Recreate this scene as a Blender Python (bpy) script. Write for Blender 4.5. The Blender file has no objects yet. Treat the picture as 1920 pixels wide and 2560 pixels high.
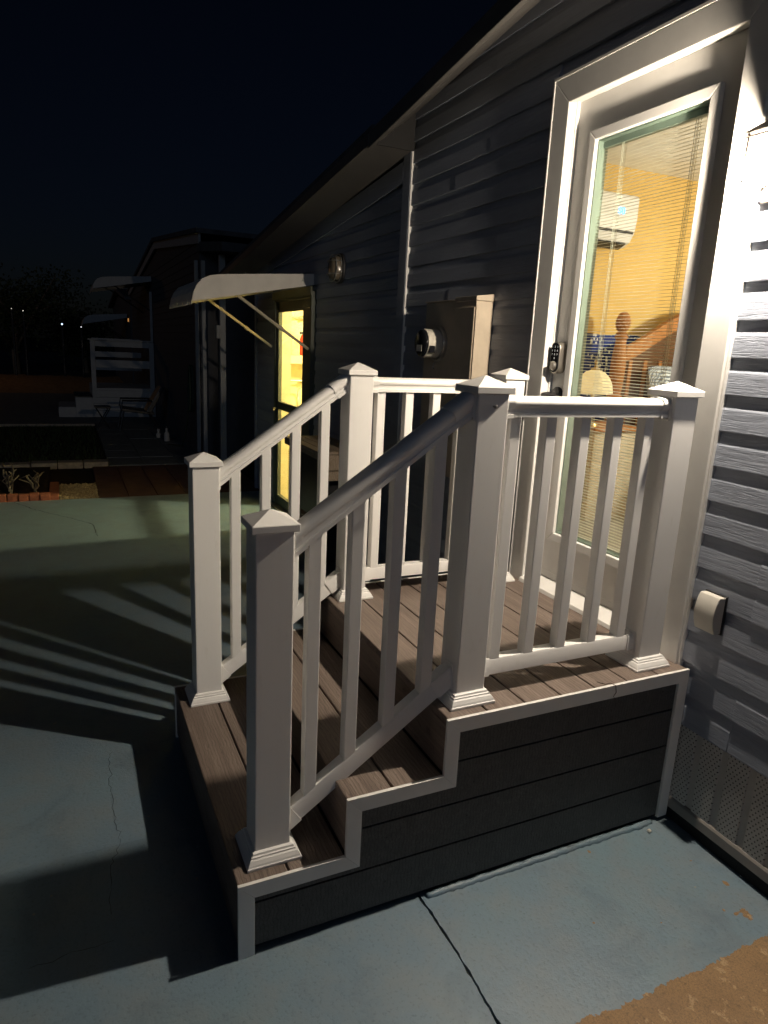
import bpy, bmesh, math, random
from mathutils import Vector, Matrix
random.seed(7)
R = math.radians
S = bpy.context.scene
C = S.collection

# ------------------------------------------------------------------ camera
cd = bpy.data.cameras.new('camera'); cam = bpy.data.objects.new('camera', cd); C.objects.link(cam)
S.camera = cam
_y, _p, _r = R(64.6963), R(-13.609), R(2.7328)
_fw = Vector((-math.sin(_y)*math.cos(_p), math.cos(_y)*math.cos(_p), math.sin(_p)))
_rt = Vector((math.cos(_y), math.sin(_y), 0)); _up = _rt.cross(_fw)
_rt2 = _rt*math.cos(_r) + _up*math.sin(_r); _up2 = -_rt*math.sin(_r) + _up*math.cos(_r)
cam.matrix_world = Matrix(((_rt2.x, _up2.x, -_fw.x, 1.5594), (_rt2.y, _up2.y, -_fw.y, -2.0123),
                           (_rt2.z, _up2.z, -_fw.z, 1.7021), (0, 0, 0, 1)))
cd.sensor_fit = 'HORIZONTAL'; cd.sensor_width = 36.0; cd.lens = 36.0*1693.04/1920
cd.clip_start = 0.02; cd.clip_end = 500

# ------------------------------------------------------------------ world, added night fill, exposure
SUN_EL, SUN_AZ = 12.0, 118.0      # low, behind the camera
w = bpy.data.worlds.new('World'); S.world = w; w.use_nodes = True
nt = w.node_tree; nt.nodes.clear()
sky = nt.nodes.new('ShaderNodeTexSky'); sky.sky_type = 'NISHITA'; sky.sun_disc = False
sky.sun_elevation = R(SUN_EL); sky.sun_rotation = R(SUN_AZ)
bg = nt.nodes.new('ShaderNodeBackground'); bg.inputs['Strength'].default_value = 0.00065
wo = nt.nodes.new('ShaderNodeOutputWorld')
tint = nt.nodes.new('ShaderNodeMix'); tint.data_type = 'RGBA'; tint.blend_type = 'MULTIPLY'; tint.inputs[0].default_value = 1.0
tint.inputs[7].default_value = (.62, .74, 1.25, 1)
nt.links.new(sky.outputs[0], tint.inputs[6]); nt.links.new(tint.outputs[2], bg.inputs[0]); nt.links.new(bg.outputs[0], wo.inputs[0])
sl = bpy.data.lights.new('night_fill', 'SUN'); so = bpy.data.objects.new('night_fill', sl); C.objects.link(so)  # directional lamp added as dim blue fill for walls and neighbouring house
sl.energy = 0.068; sl.angle = R(14); sl.color = (0.50, 0.68, 1.0)
_d = Vector((math.sin(R(SUN_AZ))*math.cos(R(SUN_EL)), math.cos(R(SUN_AZ))*math.cos(R(SUN_EL)), math.sin(R(SUN_EL))))
so.rotation_euler = _d.to_track_quat('Z', 'Y').to_euler()
S.view_settings.view_transform = 'Standard'; S.view_settings.look = 'None'
S.view_settings.exposure = 0.28; S.view_settings.gamma = 1.0; S.view_settings.use_curve_mapping = False
S.cycles.max_bounces = 8; S.cycles.transparent_max_bounces = 24
S.cycles.sample_clamp_indirect = 4.0
S.cycles.caustics_reflective = False; S.cycles.caustics_refractive = False

# ------------------------------------------------------------------ materials
class N:
    """thin helper round a material node tree"""
    def __init__(s, name):
        s.m = bpy.data.materials.new(name); s.m.use_nodes = True; s.t = s.m.node_tree; s.t.nodes.clear()
        s.out = s.n('ShaderNodeOutputMaterial')
    def n(s, kind, **k):
        nd = s.t.nodes.new(kind)
        for a, v in k.items():
            if hasattr(nd, a): setattr(nd, a, v)
        return nd
    def l(s, a, b): s.t.links.new(a, b)
    def pos(s, sx=1, sy=1, sz=1, rnd=0.0):
        g = s.n('ShaderNodeNewGeometry'); v = s.n('ShaderNodeVectorMath', operation='MULTIPLY')
        s.l(g.outputs['Position'], v.inputs[0]); v.inputs[1].default_value = (sx, sy, sz)
        if not rnd: return v.outputs[0]
        o = s.n('ShaderNodeObjectInfo'); a = s.n('ShaderNodeVectorMath', operation='MULTIPLY_ADD')
        c = s.n('ShaderNodeCombineXYZ')
        for i in range(3): s.l(o.outputs['Random'], c.inputs[i])
        s.l(c.outputs[0], a.inputs[0]); a.inputs[1].default_value = (rnd, rnd*1.7, rnd*.6); s.l(v.outputs[0], a.inputs[2])
        return a.outputs[0]
    def noise(s, vec, scale=1, detail=4, rough=.55, dist=0.0):
        nd = s.n('ShaderNodeTexNoise'); nd.inputs['Scale'].default_value = scale; nd.inputs['Detail'].default_value = detail
        nd.inputs['Roughness'].default_value = rough; nd.inputs['Distortion'].default_value = dist
        s.l(vec, nd.inputs['Vector']); return nd.outputs['Fac']
    def ramp(s, fac, stops):
        r = s.n('ShaderNodeValToRGB'); e = r.color_ramp.elements
        while len(e) < len(stops): e.new(.5)
        for el, (p, c) in zip(e, stops):
            el.position = p; el.color = (*c, 1) if len(c) == 3 else c
        s.l(fac, r.inputs[0]); return r.outputs[0]
    def mix(s, fac, a, b, mode='MIX'):
        m = s.n('ShaderNodeMix'); m.data_type = 'RGBA'; m.blend_type = mode
        for i, v in ((0, fac), (6, a), (7, b)):
            if hasattr(v, 'is_linked') or hasattr(v, 'links'): s.l(v, m.inputs[i])
            elif i == 0: m.inputs[0].default_value = v
            else: m.inputs[i].default_value = (*v, 1)
        return m.outputs[2]
    def math(s, op, a, b=None, clamp=False):
        m = s.n('ShaderNodeMath', operation=op); m.use_clamp = clamp
        for i, v in enumerate((a, b)):
            if v is None: continue
            if isinstance(v, (int, float)): m.inputs[i].default_value = v
            else: s.l(v, m.inputs[i])
        return m.outputs[0]
    def bsdf(s, col, rough=.5, spec=.5, metal=0.0, bump=None, bstr=.3, bdist=.01, emit=None, estr=0.0):
        b = s.n('ShaderNodeBsdfPrincipled')
        for key, v in (('Base Color', col), ('Roughness', rough)):
            if isinstance(v, tuple): b.inputs[key].default_value = (*v, 1)
            elif isinstance(v, (int, float)): b.inputs[key].default_value = v
            else: s.l(v, b.inputs[key])
        b.inputs['Specular IOR Level'].default_value = spec; b.inputs['Metallic'].default_value = metal
        if bump is not None:
            bp = s.n('ShaderNodeBump'); bp.inputs['Strength'].default_value = bstr; bp.inputs['Distance'].default_value = bdist
            s.l(bump, bp.inputs['Height']); s.l(bp.outputs[0], b.inputs['Normal'])
        if emit:
            b.inputs['Emission Color'].default_value = (*emit, 1); b.inputs['Emission Strength'].default_value = estr
        s.l(b.outputs[0], s.out.inputs[0]); s.b = b
        return s.m

def plain(name, col, rough=.5, spec=.4, metal=0.0, var=.12, scale=9, bstr=.0, bscale=120, bdist=.002):
    """painted / moulded surface with faint mottling"""
    k = N(name); v = k.pos()
    n1 = k.noise(v, scale, 5, .6)
    lo = tuple(c*(1-var) for c in col); hi = tuple(min(1, c*(1+var*.6)) for c in col)
    c = k.ramp(n1, [(.3, lo), (.7, hi)])
    r = k.math('MULTIPLY_ADD', n1, .18); k.t.nodes[-1].inputs[2].default_value = rough-.09
    return k.bsdf(c, r, spec, metal, k.noise(v, bscale, 3, .6) if bstr else None, bstr, bdist)

def vinyl(name, col=(.80, .79, .765)):
    k = N(name); v = k.pos(95, 95, 1.2)
    st = k.noise(v, 1, 3, .6); mo = k.noise(k.pos(), 6, 5, .6)
    dirt = k.noise(k.pos(1, 1, .35), 26, 6, .7)
    c = k.mix(k.math('MULTIPLY', st, .22), col, tuple(x*.86 for x in col))
    c = k.mix(k.ramp(dirt, [(.58, (0, 0, 0)), (.82, (.35, .35, .35))]), c, tuple(x*f for x, f in zip(col, (.72, .68, .62))))
    spk = k.noise(k.pos(), 240, 2, .5)
    c = k.mix(k.ramp(spk, [(.735, (0, 0, 0)), (.76, (.5, .5, .5))]), c, tuple(x*.55 for x in col))
    r = k.math('ADD', k.math('MULTIPLY', mo, .2), .27)
    return k.bsdf(c, r, .42, 0, st, .05, .001)

def deckwood(name, dark, mid, light):
    k = N(name)
    fine = k.noise(k.pos(3.2, 210, 210, 9), 1, 4, .62, .4)
    broad = k.noise(k.pos(1.6, 26, 26, 5), 1, 3, .5, 1.2)
    wv = k.n('ShaderNodeTexWave'); wv.wave_type = 'BANDS'; wv.bands_direction = 'Y'
    k.l(k.pos(.55, 1, 1, 3), wv.inputs['Vector']); wv.inputs['Scale'].default_value = 26
    wv.inputs['Distortion'].default_value = 7; wv.inputs['Detail'].default_value = 3; wv.inputs['Detail Scale'].default_value = 1.4
    ring = k.ramp(wv.outputs['Fac'], [(.0, (1, 1, 1)), (.12, (.25, .25, .25)), (.3, (0, 0, 0))])
    c = k.ramp(broad, [(.25, dark), (.5, mid), (.78, light)])
    c = k.mix(k.math('MULTIPLY', ring, .6), c, tuple(x*.45 for x in dark))
    c = k.mix(k.ramp(fine, [(.40, (.55, .55, .55)), (.58, (0, 0, 0))]), c, tuple(x*.6 for x in dark))
    h = k.math('SUBTRACT', fine, k.math('MULTIPLY', ring, .4))
    return k.bsdf(c, k.math('ADD', k.math('MULTIPLY', fine, .25), .45), .3, 0, h, .45, .0015)

def siding_mat(name, base):
    k = N(name)
    a = k.noise(k.pos(7.5, 4, 150, 5), 1, 4, .6, 1.1)
    b = k.noise(k.pos(1.3, 2, 10, 4), 1, 3, .5)
    gr = k.ramp(a, [(.36, (0, 0, 0)), (.47, (.75, .75, .75)), (.62, (1, 1, 1))])
    c = k.ramp(b, [(.3, tuple(x*.86 for x in base)), (.7, tuple(x*1.1 for x in base))])
    c = k.mix(k.math('MULTIPLY', k.math('SUBTRACT', 1.0, gr), .18), c, tuple(x*.6 for x in base))
    return k.bsdf(c, .5, .35, 0, gr, .5, .0026)

def concrete_paint():
    k = N('painted_concrete'); g = k.n('ShaderNodeNewGeometry'); sp = k.n('ShaderNodeSeparateXYZ'); k.l(g.outputs['Position'], sp.inputs[0])
    P = g.outputs['Position']; X, Y = sp.outputs[0], sp.outputs[1]
    big = k.noise(P, 1.1, 5, .6); med = k.noise(P, 7, 6, .65); fine = k.noise(P, 85, 5, .7); spk = k.noise(P, 46, 3, .6)
    blue = k.ramp(big, [(.3, (.150, .215, .270)), (.5, (.165, .235, .290)), (.72, (.170, .255, .290))])
    blue = k.mix(k.ramp(med, [(.42, (0, 0, 0)), (.64, (.85, .85, .85))]), blue, (.190, .235, .262))
    stn = k.noise(P, 2.6, 7, .7, .8)
    blue = k.mix(k.ramp(stn, [(.30, (.75, .75, .75)), (.48, (0, 0, 0))]), blue, (.112, .160, .205))
    blue = k.mix(k.ramp(fine, [(.34, (.45, .45, .45)), (.46, (0, 0, 0))]), blue, (.075, .115, .135))
    blue = k.mix(k.ramp(spk, [(.70, (0, 0, 0)), (.73, (.55, .55, .55))]), blue, (.20, .27, .29))
    spk2 = k.noise(P, 19, 2, .5)
    blue = k.mix(k.ramp(spk2, [(.745, (0, 0, 0)), (.76, (.6, .6, .6))]), blue, (.34, .30, .22))
    # bare tan concrete beyond the ragged edge of the paint
    e1 = k.noise(P, 9, 4, .6); e2 = k.noise(P, 42, 5, .7)
    xe = k.math('ADD', X, k.math('ADD', k.math('MULTIPLY', k.math('SUBTRACT', e1, .5), .05), k.math('MULTIPLY', k.math('SUBTRACT', e2, .5), .045)))
    edge = k.math('GREATER_THAN', xe, .522)
    # flaked spots
    def chip(cx, cy, rx, ry):
        dx = k.math('DIVIDE', k.math('SUBTRACT', X, cx), rx); dy = k.math('DIVIDE', k.math('SUBTRACT', Y, cy), ry)
        d = k.math('ADD', k.math('MULTIPLY', dx, dx), k.math('MULTIPLY', dy, dy))
        d = k.math('ADD', d, k.math('MULTIPLY', k.math('SUBTRACT', e2, .5), 5.5)); return k.math('LESS_THAN', d, .9)
    m = edge
    for q in ((.442, -.134, .022, .016), (.425, -.160, .007, .018), (.325, -.085, .013, .008), (.40, -.19, .006, .005), (.20, -.11, .003, .004), (.36, -.42, .003, .004), (.28, -.62, .004, .004), (.03, -.42, .008, .006)):
        m = k.math('MAXIMUM', m, chip(*q))
    t1 = k.noise(P, 5, 5, .65); t2 = k.noise(P, 21, 4, .6)
    tan = k.ramp(t1, [(.3, (.24, .145, .070)), (.55, (.31, .19, .088)), (.75, (.36, .22, .10))])
    tan = k.mix(k.ramp(t2, [(.60, (0, 0, 0)), (.64, (.7, .7, .7))]), tan, (.50, .34, .18))
    tan = k.mix(k.ramp(k.noise(P, 240, 3, .7), [(.35, (.6, .6, .6)), (.55, (0, 0, 0))]), tan, (.13, .085, .05))
    tan = k.mix(k.ramp(fine, [(.36, (.5, .5, .5)), (.45, (0, 0, 0))]), tan, (.10, .07, .045))
    c = k.mix(m, blue, tan)
    rough = k.math('ADD', k.math('MULTIPLY', med, .3), k.math('ADD', .24, k.math('MULTIPLY', m, .3)))
    h = k.math('SUBTRACT', k.math('ADD', k.math('MULTIPLY', fine, .6), k.math('MULTIPLY', med, .9)), k.math('MULTIPLY', m, .35))
    return k.bsdf(c, rough, .45, 0, h, .5, .006)

def glass_mat(name, tint=(.93, .97, .95), cloud=0.0):
    k = N(name); tr = k.n('ShaderNodeBsdfTransparent'); tr.inputs[0].default_value = (*tint, 1)
    gl = k.n('ShaderNodeBsdfGlossy'); gl.inputs['Roughness'].default_value = .02
    lw = k.n('ShaderNodeLayerWeight'); lw.inputs[0].default_value = .5
    fr = k.math('MULTIPLY_ADD', k.math('POWER', lw.outputs['Facing'], 4.0), .55); k.t.nodes[-1].inputs[2].default_value = .03
    mx = k.n('ShaderNodeMixShader'); k.l(fr, mx.inputs[0]); k.l(tr.outputs[0], mx.inputs[1]); k.l(gl.outputs[0], mx.inputs[2])
    last = mx.outputs[0]
    if cloud:
        tl = k.n('ShaderNodeBsdfTranslucent'); tl.inputs[0].default_value = (.95, .93, .9, 1)
        m2 = k.n('ShaderNodeMixShader'); m2.inputs[0].default_value = cloud; k.l(last, m2.inputs[1]); k.l(tl.outputs[0], m2.inputs[2]); last = m2.outputs[0]
    k.l(last, k.out.inputs[0]); return k.m

def emitter(name, col, st):
    k = N(name); e = k.n('ShaderNodeEmission'); e.inputs[0].default_value = (*col, 1); e.inputs[1].default_value = st
    k.l(e.outputs[0], k.out.inputs[0]); return k.m

def perforated(name, col):
    k = N(name); g = k.n('ShaderNodeNewGeometry'); sp = k.n('ShaderNodeSeparateXYZ'); k.l(g.outputs['Position'], sp.inputs[0])
    u = k.math('DIVIDE', sp.outputs[0], .0160); v = k.math('DIVIDE', sp.outputs[2], .0125)
    row = k.math('FLOOR', v); odd = k.math('MULTIPLY', k.math('MODULO', row, 2.0), .5)
    fu = k.math('SUBTRACT', k.math('FRACT', k.math('ADD', u, odd)), .5); fv = k.math('SUBTRACT', k.math('FRACT', v), .5)
    fu = k.math('MULTIPLY', fu, .0160); fv = k.math('MULTIPLY', fv, .0125)
    d = k.math('SQRT', k.math('ADD', k.math('MULTIPLY', fu, fu), k.math('MULTIPLY', fv, fv)))
    hole = k.math('LESS_THAN', d, .0027)
    n = k.noise(k.pos(), 7, 5, .6)
    c = k.ramp(n, [(.3, tuple(x*.8 for x in col)), (.7, col)])
    c = k.mix(hole, c, (.012, .012, .012))
    return k.bsdf(c, .55, .3)

WHITE = vinyl('white_vinyl')
TRIM = plain('white_trim', (.74, .73, .70), .4, .4, var=.06, bstr=.03)
DOORW = plain('door_white', (.78, .77, .745), .42, .4, var=.05, scale=5, bstr=.04, bscale=260, bdist=.0006)
DECK = deckwood('deck_composite', (.148, .113, .092), (.200, .155, .128), (.250, .198, .165))
FASC = deckwood('fascia_composite', (.082, .080, .078), (.105, .102, .099), (.130, .126, .122))
SIDE = siding_mat('slate_siding', (.262, .290, .350))
CONC = concrete_paint()
SKIRT = perforated('vented_skirt', (.50, .48, .45))
SKIRTP = plain('skirt_vinyl', (.42, .40, .375), .5, .3)
SKIRTR = plain('skirt_rail_vinyl', (.24, .225, .21), .55, .25)
DARK = plain('near_black', (.02, .02, .021), .7, .2)
BRONZE = plain('lamp_bronze', (.022, .017, .014), .5, .3, .2)
BEIGE = plain('beige_steel', (.44, .375, .29), .5, .35, var=.1, scale=14, bstr=.04)
METERW = plain('meter_cream', (.62, .58, .50), .4, .4)
STEEL = plain('brushed_steel', (.55, .53, .49), .32, .5, .9)
NICKEL = plain('satin_nickel', (.60, .56, .50), .3, .5, .95)
BLACK = plain('black_metal', (.016, .016, .017), .38, .5)
BLACKG = plain('black_gloss', (.012, .013, .016), .16, .5)
ROOFM = plain('roof_metal', (.10, .095, .09), .5, .3)
GREEN = plain('storm_door_green', (.095, .105, .080), .45, .4)
YELLOW = plain('yellow_wall', (.70, .475, .165), .75, .15, var=.05, scale=3)
CEIL = plain('ceiling_white', (.80, .77, .70), .8, .1)
OAK = deckwood('honey_oak', (.33, .13, .035), (.46, .20, .06), (.55, .26, .085))
CREAM = plain('cream_wall', (.82, .72, .45), .7, .2)
GLASS = glass_mat('door_glass'); LAMPG = glass_mat('lantern_glass', (.98, .97, .95), .16)
SPACER = plain('glazing_spacer', (.36, .42, .37), .4, .4)
SLAT = plain('blind_slat', (.82, .78, .68), .5, .3, var=.03)
ACW = plain('white_plastic', (.80, .79, .77), .35, .4, var=.03)
GREYP = plain('grey_plastic', (.50, .48, .43), .5, .35, var=.08)
SOIL = plain('soil', (.030, .023, .017), .95, .1, var=.5, scale=14, bstr=.6, bscale=40, bdist=.02)
PAVER = plain('red_paver', (.105, .060, .048), .8, .2, var=.3, scale=8, bstr=.3, bscale=60, bdist=.004)
BRICK = plain('red_brick', (.30, .105, .06), .85, .2, var=.3, scale=25, bstr=.4, bscale=90, bdist=.004)
STONE = plain('pale_stone', (.27, .24, .20), .85, .2, var=.3, scale=20, bstr=.3)
GRAVEL = plain('gravel', (.34, .265, .15), .8, .2, var=.5, scale=60)
GRASS = plain('grass', (.035, .055, .020), .8, .2, var=.4)
LEAF = plain('foliage', (.045, .062, .025), .7, .2, var=.4)
BARK = plain('bark', (.17, .14, .105), .85, .2, var=.35, scale=30, bstr=.5, bscale=50)
ASPH = plain('asphalt', (.052, .052, .054), .9, .2, var=.25, scale=20, bstr=.3)
PATH = plain('path_concrete', (.135, .150, .160), .75, .2, var=.25, scale=6, bstr=.2)
SAND = plain('sand_verge', (.30, .20, .105), .95, .1, var=.35, scale=9, bstr=.6, bscale=30, bdist=.02)
NWALL = plain('neighbour_siding', (.075, .075, .08), .7, .2)
NWHITE = plain('neighbour_white', (.32, .32, .315), .6, .3, var=.1)
SHINGLE = plain('roof_shingle', (.10, .10, .105), .9, .1, var=.3)
TANP = deckwood('tan_resin', (.25, .19, .13), (.32, .25, .18), (.37, .29, .215))
RUBBER = plain('rubber', (.03, .045, .03), .6, .3)

# ------------------------------------------------------------------ mesh helpers
class B:
    def __init__(s): s.v = []; s.f = []
    def add(s, vs, fs):
        o = len(s.v); s.v += [tuple(v) for v in vs]; s.f += [tuple(i+o for i in f) for f in fs]; return s
    def box(s, x0, x1, y0, y1, z0, z1):
        vs = [(x, y, z) for z in (z0, z1) for y in (y0, y1) for x in (x0, x1)]
        return s.add(vs, [(0, 2, 3, 1), (4, 5, 7, 6), (0, 1, 5, 4), (2, 6, 7, 3), (0, 4, 6, 2), (1, 3, 7, 5)])
    def prism(s, poly, axis, a, b):
        """extrude a 2D polygon along axis; poly gives the two other coordinates in order"""
        n = len(poly)
        def p(q, t): return {'x': (t, q[0], q[1]), 'y': (q[0], t, q[1]), 'z': (q[0], q[1], t)}[axis]
        vs = [p(q, a) for q in poly] + [p(q, b) for q in poly]
        fs = [tuple(range(n))[::-1], tuple(range(n, 2*n))] + [(i, (i+1) % n, (i+1) % n+n, i+n) for i in range(n)]
        return s.add(vs, fs)
    def loft_sq(s, cx, cy, rings):
        """square rings (half, z) stacked; closed top and bottom"""
        o = []
        for h, z in rings: o += [(cx-h, cy-h, z), (cx+h, cy-h, z), (cx+h, cy+h, z), (cx-h, cy+h, z)]
        fs = [(3, 2, 1, 0)]
        for k in range(len(rings)-1):
            for i in range(4):
                j = (i+1) % 4; fs.append((4*k+i, 4*k+j, 4*k+4+j, 4*k+4+i))
        e = 4*(len(rings)-1); fs.append((e, e+1, e+2, e+3)); return s.add(o, fs)
    def lathe(s, c, prof, seg=16, axis='z'):
        o = []; fs = []
        for r, h in prof:
            for i in range(seg):
                a = 2*math.pi*i/seg; u, v = r*math.cos(a), r*math.sin(a)
                o.append({'z': (c[0]+u, c[1]+v, c[2]+h), 'y': (c[0]+u, c[1]+h, c[2]+v), 'x': (c[0]+h, c[1]+u, c[2]+v)}[axis])
        for k in range(len(prof)-1):
            for i in range(seg):
                j = (i+1) % seg; fs.append((k*seg+i, k*seg+j, k*seg+seg+j, k*seg+seg+i))
        fs.append(tuple(range(seg))[::-1]); fs.append(tuple(range((len(prof)-1)*seg, len(prof)*seg))); return s.add(o, fs)
    def tube(s, path, r, seg=8):
        path = [Vector(p) for p in path]; o = []; fs = []; n = len(path)
        rr = r if isinstance(r, (list, tuple)) else [r]*n
        for k, p in enumerate(path):
            d = (path[min(k+1, n-1)]-path[max(k-1, 0)]).normalized()
            a = d.cross(Vector((0, 0, 1))) if abs(d.z) < .95 else d.cross(Vector((1, 0, 0)))
            a.normalize(); b = d.cross(a)
            for i in range(seg):
                t = 2*math.pi*i/seg; o.append(p+(a*math.cos(t)+b*math.sin(t))*rr[k])
        for k in range(n-1):
            for i in range(seg):
                j = (i+1) % seg; fs.append((k*seg+i, k*seg+j, k*seg+seg+j, k*seg+seg+i))
        fs.append(tuple(range(seg))[::-1]); fs.append(tuple(range((n-1)*seg, n*seg))); return s.add(o, fs)
    def sweep(s, prof, a, b):
        """extrude profile (lateral, up) from a to b, 'up' perpendicular to the path in the vertical plane"""
        a, b = Vector(a), Vector(b); d = (b-a).normalized(); lat = d.cross(Vector((0, 0, 1))).normalized(); up = lat.cross(d)
        n = len(prof); vs = [a+lat*u+up*v for u, v in prof]+[b+lat*u+up*v for u, v in prof]
        return s.add(vs, [tuple(range(n))[::-1], tuple(range(n, 2*n))]+[(i, (i+1) % n, (i+1) % n+n, i+n) for i in range(n)])
    def mesh(s, name):
        m = bpy.data.meshes.new(name); m.from_pydata(s.v, [], s.f); m.validate()
        bm = bmesh.new(); bm.from_mesh(m); bmesh.ops.recalc_face_normals(bm, faces=bm.faces); bm.to_mesh(m); bm.free()
        return m

def put(o, parent):
    C.objects.link(o)
    if parent is not None:
        o.parent = parent
        o.matrix_parent_inverse = Matrix.Translation(-parent.location) if parent.type == 'EMPTY' and parent.parent is None else Matrix.Identity(4)
    return o
def obj(name, b, mat, parent=None, bevel=0.0, smooth=False, seg=2, label=None, kind=None):
    m = b if isinstance(b, bpy.types.Mesh) else b.mesh(name)
    if mat and not m.materials: m.materials.append(mat)
    if smooth: m.shade_smooth()
    o = bpy.data.objects.new(name, m); put(o, parent)
    if bevel:
        md = o.modifiers.new('bevel', 'BEVEL'); md.width = bevel; md.segments = seg; md.limit_method = 'ANGLE'; md.angle_limit = R(40)
    if label: o['label'] = label
    if kind: o['kind'] = kind
    return o
def soft(o, ang=40):
    """smooth shading that keeps hard edges"""
    m = o.data; m.shade_smooth(); bm = bmesh.new(); bm.from_mesh(m)
    for e in bm.edges: e.smooth = not (len(e.link_faces) == 2 and e.calc_face_angle(0) > R(ang))
    bm.to_mesh(m); bm.free(); return o
def thing(name, loc, label, cat, group=None):
    o = bpy.data.objects.new(name, None); o.empty_display_size = .1; C.objects.link(o); o.location = loc
    return tag(o, label, cat, group)
def tag(o, label, cat, group=None):
    o['label'] = label; o['category'] = cat
    if group: o['group'] = group
    return o
def struct(name, b, mat, **k): return obj(name, b, mat, kind='structure', **k)
def inst(name, mesh, loc, parent, rot=(0, 0, 0), scale=(1, 1, 1)):
    o = bpy.data.objects.new(name, mesh); o.location = loc; o.rotation_euler = rot; o.scale = scale; return put(o, parent)
def text_mesh(t, size, ext=.0004):
    cu = bpy.data.curves.new('t', 'FONT'); cu.body = t; cu.size = size; cu.extrude = ext; cu.align_x = 'CENTER'; cu.align_y = 'CENTER'
    o = bpy.data.objects.new('t', cu); C.objects.link(o)
    bpy.context.view_layer.update()
    m = bpy.data.meshes.new_from_object(o.evaluated_get(bpy.context.evaluated_depsgraph_get()))
    bpy.data.objects.remove(o); return m

# ================================================================== GROUND
JY = -1.077
def jag_strip(x0, x1, y0f, y1f, n, z0, z1):
    b = B(); xs = [x0+(x1-x0)*i/n for i in range(n+1)]; vs = []
    for x in xs: vs += [(x, y0f(x), z1), (x, y1f(x), z1), (x, y0f(x), z0), (x, y1f(x), z0)]
    fs = []
    for i in range(n):
        a = 4*i; c = a+4
        fs += [(a, c, c+1, a+1), (a+2, a+3, c+3, c+2), (a, a+2, c+2, c), (a+1, c+1, c+3, a+3)]
    fs += [(0, 1, 3, 2), (4*n, 4*n+2, 4*n+3, 4*n+1)]
    b.add(vs, fs); return b
_jr = random.Random(3)
_j = {}
def jn(x, s):
    k = (round(x, 3), s)
    if k not in _j: _j[k] = _jr.uniform(-.0028, .0028)
    return _j[k]
struct('ground', B().box(-220, 60, -120, 120, -.6, -.03), SOIL)
slab = struct('concrete_slab', jag_strip(-.6, 4.2, lambda x: -7.5, lambda x: JY-.0045+jn(x, 0)+.004*math.sin(x*9), 300, -.028, 0), CONC)
obj('slab_section', B().box(-6.12, -.6005, -7.5, .02, -.028, 0), CONC, slab)
slab2 = struct('wall_side_slab', jag_strip(-.6, 4.2, lambda x: JY+.0045+jn(x, 1)+.004*math.sin(x*9), lambda x: .02, 300, -.028, -.001), CONC)
obj('joint_filler', B().box(-.6, 4.2, JY-.03, JY+.03, -.029, -.012), DARK, slab)
# lumpy painted bead of mortar along the foot of the steps
bead = B(); pts = []; rr = []
for i in range(64):
    y = -1.055+i*.0153; pts.append((-.006+random.uniform(-.002, .002), y, -.001)); rr.append(.0135+random.uniform(-.003, .003))
bead.tube(pts, rr, 8); obj('mortar_bead', bead, CONC, slab2, smooth=True)
# hairline cracks in the slab
def crack(pts, wd, seed):
    r_ = random.Random(seed); path = []
    for (a, b_) in zip(pts[:-1], pts[1:]):
        n = max(2, int(math.dist(a, b_)/.02))
        for i in range(n):
            t = i/n; path.append((a[0]+(b_[0]-a[0])*t+r_.gauss(0, .005), a[1]+(b_[1]-a[1])*t+r_.gauss(0, .005)))
    path.append(pts[-1]); vs = []; fs = []
    for i, q in enumerate(path):
        d = Vector((path[min(i+1, len(path)-1)][0]-path[max(i-1, 0)][0], path[min(i+1, len(path)-1)][1]-path[max(i-1, 0)][1])).normalized()
        wv = wd*r_.uniform(.4, 1.1); vs += [(q[0]-d.y*wv, q[1]+d.x*wv, .0012), (q[0]+d.y*wv, q[1]-d.x*wv, .0012)]
    for i in range(len(path)-1): fs.append((2*i, 2*i+1, 2*i+3, 2*i+2))
    obj('crack', B().add(vs, fs), DARK, slab)
crack([(-1.19, -1.93), (-.98, -1.95), (-.75, -1.94), (-.62, -1.93), (-.50, -1.97), (-.30, -1.98)], .0009, 1)
crack([(-6.11, -2.57), (-5.7, -2.35), (-5.3, -2.05), (-5.02, -1.86), (-4.6, -1.84)], .0042, 2)
crack([(-.19, -2.2), (-.2, -2.09), (-.2, -1.98)], .0008, 4)

# ================================================================== HOUSE
house = thing('house', (0, 0, 0), 'slate blue sided house with white trimmed door at the top of the steps', 'house')
X0, X1, XB = -6.27, 3.2, -2.49     # far corner, near end, trim board between the two sections
def rake(x): return 3.29+.123*(x+1.5)         # roof edge height over the wall
def wall_top(x): return min(rake(x), rake(0.6)-.1*(x-.6)) if x > .6 else rake(x)
# door openings: (x0, x1, z0, z1)
DO = (-1.03, -.135, .60, 2.76); D2 = (-5.44, -4.27, 0.0, 2.16)
def wallpoly(b, x0, x1, zb, y0=.004, y1=.10, ztop=None):
    zt0 = ztop if ztop else wall_top(x0)-.05; zt1 = ztop if ztop else wall_top(x1)-.05
    b.prism([(x0, zb), (x1, zb), (x1, zt1), (x0, zt0)], 'y', y0, y1)
wb = B()
wallpoly(wb, X0, D2[0], 0); wallpoly(wb, D2[0], D2[1], D2[3]); wallpoly(wb, D2[1], DO[0], 0); wallpoly(wb, DO[0], DO[1], DO[3]); wallpoly(wb, DO[0], DO[1], 0, ztop=DO[2]); wallpoly(wb, DO[1], X1, 0)
wb.box(X0, X0+.1, .1, 6.5, 0, 2.6); wb.box(X1-.1, X1, .1, 6.5, 0, 2.9); wb.box(X0, X1, 6.5, 6.6, 0, 2.8)
obj('wall', wb, SIDE, house)
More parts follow.
